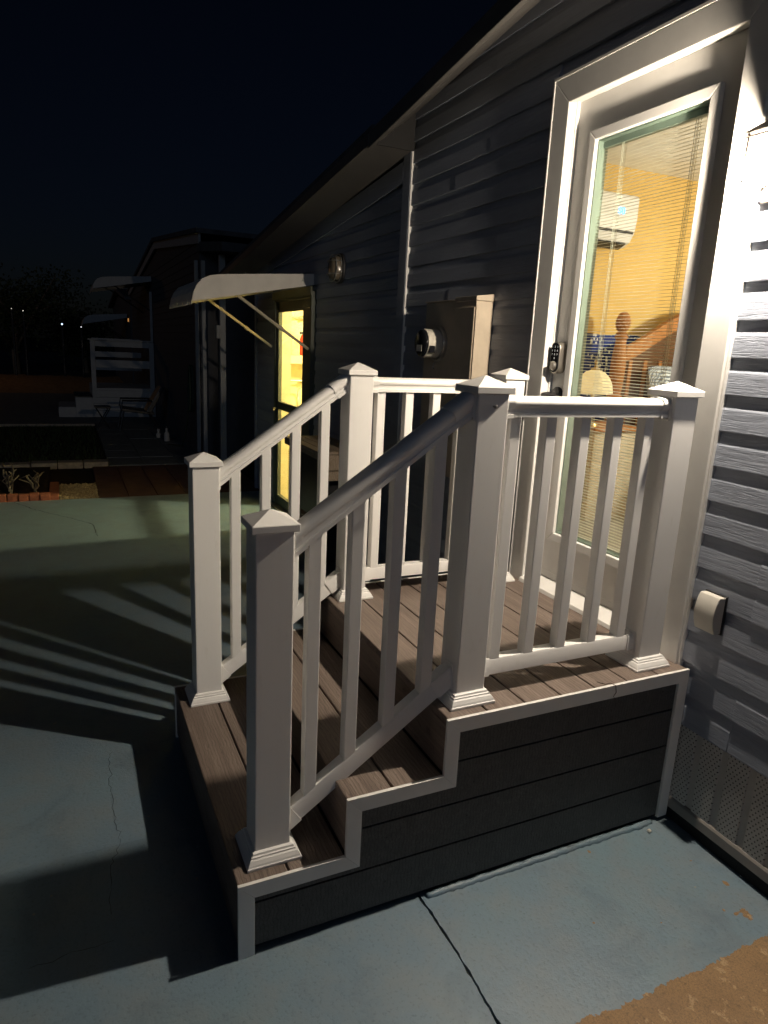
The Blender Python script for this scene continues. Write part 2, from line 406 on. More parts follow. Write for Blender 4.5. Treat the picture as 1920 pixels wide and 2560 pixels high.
# siding: one piece per course and run (dutch-lap profile)
PIT = .12
def course(x0, x1, z, ztop=None):
    pr = [(-.003, z), (-.0155, z), (-.0160, z+.004), (-.0140, z+.072), (-.0125, z+.078), (-.0065, z+.089), (-.0045, z+.098), (-.0035, z+PIT+.012), (.0035, z+PIT+.012), (.0035, z)]
    return B().prism([(y, q) for y, q in pr], 'x', x0, x1)
def runs(z):
    if z+PIT <= DO[2] or z >= 2.84: return [(XB+.004, X1)]
    return [(XB+.004, -1.118), (-.052, X1)]
for k in range(40):
    z = .401+PIT*k
    if z > 3.7: break
    for (a, b_) in runs(z):
        # stop under the sloping roof
        if z+.02 > wall_top(a)-.05: a = max(a, (z+.07-3.29)/.123-1.5)
        if a >= b_-.05: continue
        if z > 3.25: b_ = min(b_, 2.4)
        if b_-a < .1: continue
        seams = [.19+.9*((k//2) % 2)] if b_ > 1 else []
        if a < -2 and z > 2.6: seams.append(-1.62 if (k//2) % 2 else -.4)
        elif a < -2: seams.append(-1.95+.45*((k//2) % 3))
        cuts = [a]+sorted(q for q in seams if a+.15 < q < b_-.15)+[b_]
        for i in range(len(cuts)-1):
            e = .0 if i == 0 else .0015
            dy = -.0018*(i % 2)
            o = obj('siding_plank', course(cuts[i]+e, cuts[i+1], z), SIDE, house)
            o.location.y = dy
for k in range(26):
    z = .041+PIT*k
    lim = -6.262
    if z+.02 > 2.60:   # under the sloping frieze board
        lim = max(lim, (z+.03-2.71)/.093-2.6)
    if lim > XB-.4: break
    rr_ = [(lim, -2.602)] if z > 2.17 else [(lim, -5.47), (-4.235, -2.602)]
    for (a, b_) in rr_:
        if b_-a > .05: obj('siding_plank', course(a, b_, z), SIDE, house)
obj('corner_board', B().box(-2.60, -2.500, -.026, .002, .1, 3.12), SIDE, house, bevel=.002)
obj('lit_edge_strip', B().box(-2.4995, -2.4865, -.024, .002, .1, 3.12), TRIM, house, bevel=.001)  # white strip paints the lamplit edge of the corner board
obj('corner_board', B().box(-6.33, -6.265, -.025, .06, .0, 2.50), SIDE, house, bevel=.002)
# frieze board under the far soffit
obj('frieze_board', B().prism([(-6.30, 2.49-.125), (-2.605, 2.834-.125), (-2.605, 2.834), (-6.30, 2.49)], 'y', -.026, -.017), SIDE, house)
# roof: edge trim, soffit, deck
def rf(x, y=-.3): return 2.954+.1115*(x+1.894) if x < -1.894 else 2.954+.141*(x+1.894)
xs = [-7.05, -6.2, -5, -4, -3, -2.49]
so_ = B()
so_.prism([(-7.0, rf(-7.0)-.015), (-2.49, rf(-2.49)-.015), (-2.49, rf(-2.49)-.004), (-7.0, rf(-7.0)-.004)], 'y', -.29, .06)
obj('soffit', so_, ROOFM, house)
ed = B(); ed.prism([(-7.06, rf(-7.06)-.03), (-2.49, rf(-2.49)-.03), (-2.49, rf(-2.49)+.035), (-7.06, rf(-7.06)+.035)], 'y', -.315, -.292)
obj('roof_edge', ed, ROOFM, house, bevel=.003)
obj('roof_edge', B().prism([(-2.47, rf(-2.47)-.055), (.5, rf(.5)-.055), (.5, rf(.5)+.035), (-2.47, rf(-2.47)+.035)], 'y', -.322, -.297), ROOFM, house, bevel=.003)
obj('gutter_end', B().box(-7.06, -6.99, -.31, -.05, rf(-7)-.13, rf(-7)-.035), NWHITE, house, bevel=.003)
# near section: sloped underside rising from the edge to the wall
nb = B(); a, b_ = -2.483, .5
za, zb = rf(a)-.045, rf(b_)-.045; wa, wb_ = 3.088, 3.088+.123*(b_+2.489)
nb.add([(a, -.296, za), (b_, -.296, zb), (b_, .0, wb_), (a, .0, wa), (a, -.296, za+.03), (b_, -.296, zb+.03), (b_, 0, wb_+.03), (a, 0, wa+.03)],
       [(0, 1, 2, 3), (4, 7, 6, 5), (0, 4, 5, 1), (1, 5, 6, 2), (2, 6, 7, 3), (3, 7, 4, 0)])
obj('soffit', nb, ROOFM, house)
rd = B(); rd.prism([(-7.1, rf(-7.1)+.036), (-2.5, rf(-2.5)+.036), (-2.5, rf(-2.5)+.09), (-7.1, rf(-7.1)+.09)], 'y', -.29, .004)
rd.add([(-2.49, -.295, rf(-2.49)+.036), (.5, -.295, rf(.5)+.036), (.5, .004, 3.18+.123*2.95), (-2.49, .004, 3.18), (-2.49, -.295, rf(-2.49)+.05), (.5, -.295, rf(.5)+.05), (.5, .004, 3.22+.123*2.95), (-2.49, .004, 3.22)], [(0, 1, 2, 3), (4, 7, 6, 5), (0, 4, 5, 1), (1, 5, 6, 2), (2, 6, 7, 3), (3, 7, 4, 0)])
rd.prism([(-7.1, rf(-7.1)+.036), (-2.6, rf(-2.6)+.036), (-2.45, 3.10), (.5, 3.10+.123*2.95), (4.0, 3.05), (4.0, 3.13), (.5, 3.18+.123*2.95), (-2.5, 3.18), (-7.1, rf(-7.1)+.09)], 'y', .0045, 6.9)
obj('roof', rd, SHINGLE, house)
obj('shade_plate', B().prism([(-.29, rf(-2.49)-.02), (.0, rf(-2.49)-.02), (.0, 3.21), (-.29, rf(-2.49)+.03)], 'x', -2.4885, -2.4835), DARK, house)  # dark sheet added over the bright roof end to keep it in shade
# skirting: vented panels between ribs, base rail
pm = None
for i in range(-1, 28):
    x = -.018+.1075*i
    if pm is None:
        q = B(); q.prism([(0, .0), (.003, -.010), (.080, -.010), (.083, .0)], 'z', .075, .405); pm = q.mesh('skirt_panel'); pm.materials.append(SKIRT)
    inst('skirt_panel', pm, (x, -.001, 0), house)
obj('skirt_backing', B().box(-.2, X1, -.0055, .003, .05, .40), SKIRTP, house)
obj('skirt_rail', B().prism([(-.020, .055), (-.004, .055), (-.004, .098), (-.013, .096), (-.018, .088)], 'x', -.3, X1), SKIRTR, house)
obj('skirt_footing', B().box(-.3, X1, -.004, .02, -.02, .054), DARK, house)
# ---------------------------------------------------------------- entry door
door = obj('entry_door', B().box(-1.012, -.150, .028, .072, .672, .70), DOORW, house, label='white full-lite door with mini blinds behind the glass')
dp = B()
gx0, gx1, gz0, gz1 = -.862, -.307, .902, 2.568
dp.box(-1.012, gx0+.003, .028, .072, .701, 2.745); dp.box(gx1-.003, -.150, .028, .072, .701, 2.745)
dp.box(gx0+.003, gx1-.003, .028, .072, .701, gz0+.003); dp.box(gx0+.003, gx1-.003, .028, .072, gz1-.003, 2.745)
obj('door_slab', dp, DOORW, door)
def miter(b, x0, x1, z0, z1, wd, y0, y1, bottom=True, lip=None):
    """four (or three) mitred members round an opening; outer face y0"""
    mem = [[(x0, z1), (x0-wd, z1+wd), (x1+wd, z1+wd), (x1, z1)],
           [(x0, z1), (x0-wd, z1+wd), (x0-wd, z0-(wd if bottom else 0)), (x0, z0)],
           [(x1, z1), (x1+wd, z1+wd), (x1+wd, z0-(wd if bottom else 0)), (x1, z0)]]
    if bottom: mem.append([(x0, z0), (x0-wd, z0-wd), (x1+wd, z0-wd), (x1, z0)])
    return [B().prism(p, 'y', y0, y1) for p in mem]
for q in miter(None, gx0, gx1, gz0, gz1, .040, .006, .0275): obj('glazing_frame', q, DOORW, door, bevel=.004)
for q in miter(None, -1.005, -.158, .62, 2.736, .104, -.034, -.002, False): obj('casing', q, TRIM, door, bevel=.0035)
# J channel round the casing and jamb faces
obj('casing_edge', B().box(-.0538, -.046, -.026, -.003, .61, 2.846), TRIM, door, bevel=.001)
obj('casing_edge', B().box(-1.1185, -1.109, -.037, -.003, .61, 2.846), TRIM, door, bevel=.001)
obj('casing_edge', B().box(-1.1185, -.046, -.037, -.003, 2.8405, 2.852), TRIM, door, bevel=.001)
obj('jamb', B().box(-1.03, -1.0135, -.0015, .10, .62, 2.76), TRIM, door)
obj('jamb', B().box(-.1485, -.132, -.0015, .10, .62, 2.76), TRIM, door)
obj('jamb', B().box(-1.0134, -.1486, -.0015, .10, 2.7465, 2.76), TRIM, door)
obj('weather_strip', B().box(-1.0133, -1.006, .012, .0275, .672, 2.746), DOORW, door)
obj('threshold', B().prism([(-.05, .622), (.09, .622), (.09, .671), (.022, .671), (-.045, .640)], 'x', -1.0130, -.1488), TRIM, door, bevel=.002)
# glass unit and blinds between the panes
obj('pane', B().box(gx0-.002, gx1+.002, .0185, .0215, gz0-.002, gz1+.002), GLASS, door)
for q in ([gx0, gx0+.006, gz0, gz1], [gx1-.006, gx1, gz0, gz1], [gx0+.006, gx1-.006, gz1-.006, gz1], [gx0+.006, gx1-.006, gz0, gz0+.006]):
    obj('spacer', B().box(q[0], q[1], .0217, .071, q[2], q[3]), SPACER, door)
obj('blind_headrail', B().box(gx0+.012, gx1-.012, .044, .068, gz1-.030, gz1-.0065), SPACER, door)
blx0, blx1 = gx0+.011, gx1-.008
sm = B().prism([(-.0062, -.0006), (-.003, .0002), (0, .0005), (.003, .0002), (.0062, -.0006), (.003, -.0001), (0, .0002), (-.003, -.0001)], 'x', blx0, blx1).mesh('slat'); sm.materials.append(SLAT)
ns = 0; z = gz1-.036
while z > gz0+.016:
    inst('slat', sm, (0, .055, z), door, rot=(R(9+random.uniform(-2, 2)), R(random.uniform(-.1, .1)), 0)); z -= .01265
obj('blind_bottom_rail', B().box(blx0, blx1, .0475, .0625, gz0+.0065, gz0+.0135), SLAT, door)
for cx in (gx0+.115, gx0+.123, gx1-.075, gx1-.083):
    obj('ladder_cord', B().box(cx-.0008, cx+.0008, .0475, .0485, gz0+.01, gz1-.03), SLAT, door)
    obj('ladder_cord', B().box(cx-.0008, cx+.0008, .0615, .0625, gz0+.01, gz1-.03), SLAT, door)
# keypad lock and lever
kp = B(); pr = []
for i in range(13): t = math.pi*i/12; pr.append((-.956+.032*math.cos(t), 1.735+.030*math.sin(t)))
for i in range(13): t = math.pi+math.pi*i/12; pr.append((-.956+.032*math.cos(t), 1.655+.030*math.sin(t)))
kp.prism(pr, 'y', -.012, .0279); kpo = obj('keypad_lock', kp, NICKEL, door, bevel=.002, label='black touch keypad lock with nickel rim')
pr2 = [(-.956+(x+.956)*.86, 1.695+(z_-1.695)*.93) for x, z_ in pr]
obj('lock_face', B().prism(pr2, 'y', -.0150, -.0122), BLACKG, door)
for r_i, row in enumerate(('123', '456', '789', ' 0 ')):
    for c_i, ch in enumerate(row):
        if ch == ' ': continue
        tm = text_mesh(ch, .0125); tm.materials.append(plain('digit', (.55, .57, .6), .4) if not bpy.data.materials.get('digit') else bpy.data.materials['digit'])
        inst('digit', tm, (-.974+.018*c_i, -.0154, 1.742-.0165*r_i), door, rot=(R(90), 0, 0))
tb = B().lathe((-.956, -.0152, 1.660), [(.020, 0), (.020, -.006), (.016, -.012), (.004, -.012)], 20, 'y'); tb.box(-.960, -.952, -.034, -.0272, 1.643, 1.677)
obj('thumb_turn', tb, NICKEL, door, bevel=.001)
lv = B().lathe((-.956, .0278, 1.530), [(.036, 0), (.036, -.010), (.030, -.018), (.014, -.021), (.013, -.062), (.003, -.062)], 24, 'y')
lv.tube([(-.956, -.030, 1.530), (-.956, -.052, 1.530), (-.950, -.060, 1.529), (-.90, -.064, 1.527), (-.845, -.062, 1.526), (-.842, -.062, 1.526)], [.012, .0125, .0125, .011, .010, .006], 12)
soft(obj('door_lever', lv, BLACK, door), 35)

# ---------------------------------------------------------------- bedroom behind the door
def room(x0, x1, y0, y1, z0, z1, wm, fm, cm, hole):
    t = .05
    obj('inner_wall', B().box(x0-t, x0, y0, y1, z0, z1), wm, house); obj('inner_wall', B().box(x1, x1+t, y0, y1, z0, z1), wm, house)
    obj('inner_wall', B().box(x0-t, x1+t, y1, y1+t, z0, z1), wm, house)
    f = B(); hx0, hx1, hz0, hz1 = hole
    f.box(x0, hx0, y0-.02, y0, z0, z1); f.box(hx1, x1, y0-.02, y0, z0, z1); f.box(hx0, hx1, y0-.02, y0, hz1, z1)
    if hz0 > z0: f.box(hx0, hx1, y0-.02, y0, z0, hz0)
    obj('inner_wall', f, wm, house)
    obj('room_floor', B().box(x0-t, x1+t, y0-.02, y1+t, z0-.05, z0), fm, house)
    obj('room_ceiling', B().box(x0-t, x1+t, y0-.02, y1+t, z1, z1+.03), cm, house)
CARPET = plain('carpet', (.30, .27, .22), .95, .1)
room(-2.40, 1.6, .125, 4.2, .66, 2.99, YELLOW, CARPET, CEIL, (-1.03, -.132, .66, 2.76))
# navy wall hanging with pale blossom branches on the left wall
k = N('blossom_hanging'); vv = k.pos(1, 1, 1)
vo = k.n('ShaderNodeTexVoronoi'); vo.inputs['Scale'].default_value = 34; k.l(vv, vo.inputs['Vector'])
br = k.noise(k.pos(1, 2.2, .7), 3.2, 3, .5, 1.5)
zone = k.ramp(br, [(.50, (0, 0, 0)), (.56, (1, 1, 1))])
fl = k.math('MULTIPLY', k.math('LESS_THAN', vo.outputs['Distance'], .36), zone)
bl = k.mix(fl, (.050, .070, .235), (.72, .72, .72)); BLOSSOM = k.bsdf(bl, .8, .1)
wh = B(); pr = [(.5, .70), (3.3, .70)]; n = 60
for i in range(n+1): pr.append((3.3-2.8*i/n, 1.872+random.uniform(-.006, .006)))
wh.prism(pr, 'x', -2.398, -2.390); tag(obj('wall_hanging', wh, BLOSSOM), 'navy hanging with white blossom branches on the yellow bedroom wall', 'wall hanging')
# wall-mounted air conditioner
ac = thing('wall_air_conditioner', (-2.4, 1.3, 2.45), 'white wall-mounted air conditioner with blue digits inside the bedroom', 'air conditioner')
pr = [(-2.398, 2.45), (-2.30, 2.445), (-2.235, 2.475), (-2.20, 2.54), (-2.19, 2.62), (-2.192, 2.75), (-2.21, 2.768), (-2.398, 2.770)]
ab = B()
def xz(b, pr, y0, y1):
    n = len(pr); b.add([(x, y0, z) for x, z in pr]+[(x, y1, z) for x, z in pr], [tuple(range(n)), tuple(range(n, 2*n))[::-1]]+[(i, i+n, (i+1) % n+n, (i+1) % n) for i in range(n)]); return b
xz(ab, pr, .76, 1.545); obj('body', ab, ACW, ac, bevel=.028, seg=4)
obj('outlet_louvre', xz(B(), [(-2.305, 2.440), (-2.300, 2.434), (-2.238, 2.463), (-2.240, 2.472)], .80, 1.505), BLACK, ac)
obj('front_seam', xz(B(), [(-2.2035, 2.524), (-2.1975, 2.540), (-2.1955, 2.540), (-2.2015, 2.524)], .78, 1.525), BLACK, ac)
BLUEL = emitter('blue_led', (.10, .45, 1.0), 5.0)
tm = text_mesh('80', .062); tm.materials.append(BLUEL)
inst('display_digits', tm, (-2.1885, 1.395, 2.655), ac, rot=(R(90), 0, R(90)))
# four poster bed with pineapple finial
bed = thing('four_poster_bed', (-1.6, 2.2, .66), 'honey oak bed with pineapple finial bedpost behind the door glass', 'bed')
def bedpost(px, py):
    prof = [(.040, .66), (.046, .9), (.050, 1.2), (.046, 1.42), (.058, 1.44), (.040, 1.46), (.048, 1.52), (.052, 1.64), (.050, 1.70), (.038, 1.80), (.036, 1.835), (.046, 1.842), (.046, 1.855), (.034, 1.862), (.040, 1.875), (.026, 1.884)]
    soft(obj('bedpost', B().lathe((px, py, 0), prof, 18), OAK, bed), 45)
    fb = B().lathe((px, py, 1.884), [(.020, 0), (.030, .006), (.042, .03), (.048, .062), (.046, .088), (.036, .115), (.022, .130), (.006, .136)], 20)
    obj('finial', fb, OAK, bed, smooth=True)
    kb = B()     # carved scales
    for rrow in range(8):
        hh = .018+.0142*rrow; rad = [.036, .043, .0475, .048, .046, .042, .036, .028][rrow]
        for i in range(12):
            a_ = 2*math.pi*(i+.5*(rrow % 2))/12; c_ = Vector((px+rad*math.cos(a_), py+rad*math.sin(a_), 1.884+hh)); o_ = Vector((math.cos(a_), math.sin(a_), .25))*.007
            t_ = Vector((-math.sin(a_), math.cos(a_), 0))*.009; u_ = Vector((0, 0, .0065))
            kb.add([c_-t_, c_-u_, c_+t_, c_+u_, c_+o_], [(0, 1, 4), (1, 2, 4), (2, 3, 4), (3, 0, 4)])
    obj('finial_scales', kb, OAK, bed)
bedpost(-2.16, 1.50); bedpost(-2.16, 3.05)
hb = []
for i in range(21):
    t = i/20; yy = 1.54+1.47*t; hb.append((yy, 1.79+.30*math.sin(math.pi*t)**1.3))
low = [(q[0], q[1]-.105) for q in hb]
obj('headboard_rail', B().prism(hb+low[::-1], 'x', -2.185, -2.135), OAK, bed, bevel=.006)
obj('headboard_panel', B().prism(low+[(3.01, 1.1), (1.54, 1.1)], 'x', -2.170, -2.150), plain('headboard_dark', (.10, .045, .018), .5, .3), bed)
for q in (1.58, 1.72, 1.86, 2.0, 2.14, 2.28, 2.42): obj('headboard_spindle', B().box(-2.148, -2.138, q, q+.03, 1.1, 1.70), OAK, bed)
obj('mattress', B().box(-2.13, -.2, 1.56, 3.0, .95, 1.24), plain('quilt', (.30, .33, .40), .9, .1, var=.3, scale=20), bed, bevel=.05, seg=3)
k = N('woven_pillow'); wv = k.n('ShaderNodeTexWave'); wv.inputs['Scale'].default_value = 22; wv.inputs['Distortion'].default_value = 6; k.l(k.pos(1, 1, 1.3), wv.inputs['Vector'])
PILLOW = k.bsdf(k.ramp(wv.outputs['Fac'], [(.3, (.16, .19, .25)), (.6, (.52, .56, .60))]), .9, .1)
def pillow(c, sx, sy, sz, rz, lab):
    b = B(); n = 10; vs = []; fs = []
    for s_ in (1, -1):
        for i in range(n+1):
            for j in range(n+1):
                u, v = i/n*2-1, j/n*2-1; e = max(0, (1-u**4)*(1-v**4))**.5
                vs.append((s_*sx*e, u*sy*(1-.06*v*v), v*sz*(1-.06*u*u)))
    st = (n+1)**2
    for s_ in range(2):
        for i in range(n):
            for j in range(n):
                a = s_*st+i*(n+1)+j; fs.append((a, a+1, a+n+2, a+n+1))
    b.add(vs, fs); o = obj('pillow', b, PILLOW, smooth=True); o.location = c; o.rotation_euler = (0, R(-18), R(rz)); tag(o, lab, 'pillow')
pillow((-2.00, 1.86, 1.47), .075, .21, .21, 8, 'blue and grey woven pillow leaning on the oak headboard')
# bedside table and lamp
NSTAND = plain('painted_pine', (.58, .49, .36), .6)
ns_ = thing('nightstand', (-1.95, 1.20, .66), 'pale nightstand carrying the cream shaded lamp', 'nightstand')
obj('cabinet', B().box(-2.15, -1.78, 1.02, 1.40, .66, 1.245), NSTAND, ns_, bevel=.006); obj('top', B().box(-2.17, -1.76, 1.0, 1.42, 1.246, 1.27), OAK, ns_, bevel=.006)
tl = thing('table_lamp', (-1.93, 1.10, 1.27), 'lit table lamp with a cream bell shade and brass finial', 'lamp')
BRASS = plain('brass', (.62, .45, .18), .3, .5, .9)
soft(obj('base', B().lathe((-1.93, 1.10, 1.271), [(.06, 0), (.055, .015), (.015, .03), (.012, .26), (.004, .26)], 18), BRASS, tl))
k = N('cream_shade'); tls = k.n('ShaderNodeBsdfTranslucent'); tls.inputs[0].default_value = (.92, .86, .66, 1); df = k.n('ShaderNodeBsdfDiffuse'); df.inputs[0].default_value = (.85, .78, .58, 1)
mx = k.n('ShaderNodeMixShader'); mx.inputs[0].default_value = .5; k.l(tls.outputs[0], mx.inputs[1]); k.l(df.outputs[0], mx.inputs[2]); k.l(mx.outputs[0], k.out.inputs[0]); SHADE = k.m
sh = B(); prf = [(.026, .150), (.060, .136), (.094, .104), (.114, .062), (.121, .028), (.124, .0)]; seg = 12
vs = []
for rr2, hh in prf:
    for i in range(seg*2):
        a_ = math.pi*i/seg; f_ = 1-.03*(i % 2 == 0); vs.append((-1.93+rr2*f_*math.cos(a_), 1.10+rr2*f_*math.sin(a_), 1.478+hh))
fs = [(j*24+i, j*24+(i+1) % 24, j*24+24+(i+1) % 24, j*24+24+i) for j in range(len(prf)-1) for i in range(24)]
sh.add(vs, fs); obj('shade', sh, SHADE, tl)
soft(obj('finial', B().lathe((-1.93, 1.10, 1.6265), [(.030, 0), (.032, .012), (.010, .018), (.008, .035), (.012, .042), (.004, .062)], 12), BRASS, tl))
bl_ = bpy.data.lights.new('table_lamp_light', 'POINT'); bl_.energy = .9; bl_.color = (1, .80, .50); bl_.shadow_soft_size = .03
inst('lamp_light', bl_, (-1.93, 1.10, 1.50), tl)
cl = thing('assumed_ceiling_lamp', (-.5, 2.2, 2.99), 'assumed ceiling lamp, out of view, lighting the yellow bedroom', 'lamp')  # unseen fitting, assumed and added to light the bedroom
obj('canopy', B().lathe((-.5, 2.2, 2.955), [(.09, 0), (.09, .034), (.02, .034)], 20), BRASS, cl)
obj('stem', B().tube([(-.5, 2.2, 2.955), (-.5, 2.2, 2.44)], .008, 8), BRASS, cl)
obj('globe', B().lathe((-.5, 2.2, 2.33), [(.02, 0), (.11, .03), (.14, .07), (.12, .11), (.05, .114)], 20), SHADE, cl, smooth=True)
l2 = bpy.data.lights.new('bedroom_light', 'POINT'); l2.energy = 130; l2.color = (1, .90, .74); l2.shadow_soft_size = .12
inst('lamp_light', l2, (-.5, 2.2, 2.25), cl)

# ---------------------------------------------------------------- second door (storm door) and the room behind it
d2 = obj('storm_door', B().box(-5.435, -4.275, -.012, .03, 2.02, 2.10), GREEN, house, label='dark green storm door with two lit glass panes')
for q in ((-5.44, -5.405, 0, 2.15), (-4.305, -4.27, 0, 2.15)): obj('door_frame', B().box(q[0], q[1], -.045, .10, q[2], q[3]), GREEN, d2, bevel=.003)
obj('door_frame', B().box(-5.4045, -4.3055, -.045, .10, 2.105, 2.15), GREEN, d2, bevel=.003)
obj('head_trim', B().box(-5.46, -4.25, -.06, -.046, 2.115, 2.19), GREEN, d2, bevel=.003)
sb = B(); sb.box(-5.404, -5.325, -.030, .008, .02, 2.015); sb.box(-4.545, -4.306, -.030, .008, .02, 2.015)
sb.box(-5.3245, -4.5455, -.030, .008, 2.000, 2.018); sb.box(-5.3245, -4.5455, -.030, .008, 1.035, 1.115); sb.box(-5.3245, -4.5455, -.030, .008, .02, .130)
obj('door_leaf', sb, GREEN, d2, bevel=.003)
obj('pane', B().box(-5.33, -4.54, -.013, -.010, 1.11, 2.005), GLASS, d2, label='upper glass pane lit from inside')
obj('pane', B().box(-5.33, -4.54, -.013, -.010, .125, 1.04), GLASS, d2, label='lower glass pane lit from inside')
obj('inner_jamb', B().box(-5.4035, -5.394, .0085, .124, .02, 2.10), CREAM, d2)
obj('handle', B().tube([(-5.37, -.03, 1.04), (-5.37, -.075, 1.045), (-5.34, -.085, 1.05), (-5.30, -.08, 1.03)], .008, 8), STEEL, d2)
obj('sill', B().box(-5.42, -4.29, -.09, .1, -.01, .018), STEEL, d2, bevel=.003)
room(-6.12, -3.3, .125, 2.6, .02, 2.45, CREAM, plain('kitchen_floor', (.45, .38, .25), .6), CEIL, (-5.40, -4.31, .02, 2.1))
sf = thing('wall_shelf', (-6.1, .4, 1.48), 'cream wall shelf seen through the storm door glass', 'shelf')
obj('board', B().box(-6.118, -5.86, .16, .9, 1.485, 1.575), CREAM, sf, bevel=.003); obj('bracket', B().prism([(-6.118, 1.30), (-5.90, 1.484), (-6.118, 1.484)], 'y', .60, .63), CREAM, sf)
for i, (yy, zz) in enumerate(((.36, 1.985), (.36, 1.29))):
    tb_ = thing('towel_rail', (-6.1, yy, zz), ('upper' if i == 0 else 'lower')+' steel towel rail on the cream wall behind the storm door', 'towel rail', 'towel rails behind the storm door')
    obj('bar', B().tube([(-6.04, .22, zz), (-6.04, .86, zz)], .010, 8), STEEL, tb_)
    for q in (.48, .80): obj('bracket', B().box(-6.119, -6.03, q, q+.012, zz-.03, zz+.03), STEEL, tb_, bevel=.003)
tag(obj('paper_box', B().box(-6.05, -5.96, .30, .385, 1.577, 1.80), plain('box_print', (.78, .66, .34), .7, var=.45, scale=38), bevel=.003), 'printed cream carton on the shelf behind the storm door', 'carton')
ex = thing('fire_extinguisher', (-5.97, .44, 1.577), 'red fire extinguisher standing on the shelf behind the storm door', 'extinguisher')
RED = plain('red_paint', (.55, .05, .025), .35, .4)
soft(obj('cylinder', B().lathe((-5.97, .445, 1.577), [(.040, 0), (.043, .01), (.043, .18), (.03, .215), (.014, .23)], 16), RED, ex)); obj('handle', B().box(-5.985, -5.955, .40, .47, 1.808, 1.835), BLACK, ex, bevel=.003)
fa = thing('tap', (-5.9, .42, 1.0), 'gooseneck tap at the sink behind the storm door', 'tap')
pth = [(-6.0, .395, 1.0), (-6.0, .395, 1.15)]+[(-6.0, .455-.06*math.cos(math.pi*i/10), 1.15+.075*math.sin(math.pi*i/10)) for i in range(11)]+[(-6.0, .515, 1.09)]
obj('spout', B().tube(pth, .0095, 10), STEEL, fa, smooth=True); obj('lever', B().tube([(-5.98, .455, 1.0), (-5.98, .452, 1.05), (-5.96, .45, 1.085)], [.012, .010, .006], 8), STEEL, fa, smooth=True)
sk = thing('sink_cabinet', (-6.0, .5, .02), 'cream sink cabinet below the tap behind the storm door', 'cabinet')
obj('cabinet', B().box(-6.118, -5.72, .17, 1.2, .02, .97), plain('cabinet_cream', (.80, .70, .46), .6), sk, bevel=.004); obj('worktop', B().box(-6.118, -5.70, .15, 1.22, .971, .999), CREAM, sk, bevel=.004)
obj('post', B().box(-6.117, -6.07, .232, .295, .999, 2.44), plain('post_cream', (.74, .62, .38), .6), sk, bevel=.004)
sw = tag(obj('switch_plate', B().box(-6.069, -6.06, .298, .335, 1.235, 1.34), plain('switch_plate', (.55, .47, .32), .5), bevel=.002), 'grey switch plate behind the storm door', 'switch')
kl = thing('assumed_ceiling_lamp', (-4.65, 1.5, 2.45), 'assumed ceiling lamp, out of view, lighting the room behind the storm door', 'lamp')  # unseen lamp assumed from the light patch outside the storm door
obj('canopy', B().lathe((-4.65, 1.5, 2.42), [(.08, 0), (.08, .029), (.02, .029)], 16), STEEL, kl)
l3 = bpy.data.lights.new('kitchen_light', 'POINT'); l3.energy = 330; l3.color = (1, .84, .47); l3.shadow_soft_size = .06
inst('lamp_light', l3, (-4.65, 1.5, 2.30), kl)

# ================================================================== STEPS AND RAILING
st = thing('porch_steps', (-.6, -.85, 0), 'composite porch steps with white vinyl railing below the entry door', 'steps')
R1, z2, z3 = .2414, .4314, .6214; P, T, W, E0 = 1.028, .317, 1.212, .0195
y1, y2, y3 = -P-2*T, -P-T, -P
def deckboard(name, xa, xb, ya, yb, zt, th=.024):
    b = B(); r = .004
    b.prism([(ya, zt-th), (yb, zt-th), (yb, zt-r), (yb-r*.3, zt-r*.3), (yb-r, zt), (ya+r, zt), (ya+r*.3, zt-r*.3), (ya, zt-r)], 'x', xa, xb)
    return obj(name, b, DECK, st)
xa, xb = -W+.012, -.0125
n = 7; pit = (P-E0-.003)/n
for i in range(n): deckboard('deck_board', xa, xb, -E0-.001-pit*(i+1)+.005, -E0-.001-pit*i, z3)
for (yf, yb, zt) in ((y2, y3, z2), (y1, y2, R1)):
    deckboard('deck_board', xa, xb, yf, yf+.145, zt); deckboard('deck_board', xa, xb, yf+.151, yb-.001, zt)
# riser boards (front faces)
for (yy, za, zb_) in ((y1, .02, R1-.0245), (y2, R1+.002, z2-.0245), (y3, z2+.002, z3-.0245)):
    h = zb_-za
    obj('riser_board', B().box(xa, xb, yy+.004, yy+.022, za, zb_), DECK, st, bevel=.003)
# solid dark core, added to block light beneath the boards
fr_ = [(y1+.023, 0), (y1+.023, R1-.025), (y2+.023, R1-.025), (y2+.023, z2-.025), (y3+.023, z2-.025), (y3+.023, z3-.025), (-.03, z3-.025), (-.03, 0)]
obj('light_block', B().prism(fr_, 'x', -W+.03, -.030), DARK, st)
def step_y(z): return y1 if z < R1-.0005 else (y2 if z < z2-.0005 else y3)
def rowpoly(za, zb_):
    cuts = [za]+[q for q in (R1, z2) if za < q < zb_]+[zb_]; pl = []
    for i in range(len(cuts)-1):
        yy = step_y((cuts[i]+cuts[i+1])/2)+.02
        pl += [(yy, cuts[i]), (yy, cuts[i+1]-(.0 if i == len(cuts)-2 else .02))] if i == 0 else [(yy, pl[-1][1]), (yy, cuts[i+1])]
    return pl+[(-.035, zb_), (-.035, za)]
for (sx0, sx1) in ((-.0295, -.0115), (-W+.0115, -W+.0295)):
    for i in range(4):
        za = .022+.149*i; obj('side_board', B().prism(rowpoly(za, min(za+.1435, z3-.03)), 'x', sx0, sx1), FASC, st, bevel=.002)
wd = .046; tz = .0022
outl = [(y1, 0), (y1, R1), (y2, R1), (y2, z2), (y3, z2), (y3, z3), (-E0, z3), (-E0, .0)]
innl = [(y1+wd, 0), (y1+wd, R1-wd), (y2+wd, R1-wd), (y2+wd, z2-wd), (y3+wd, z2-wd), (y3+wd, z3-wd), (-E0-wd, z3-wd), (-E0-wd, .0)]
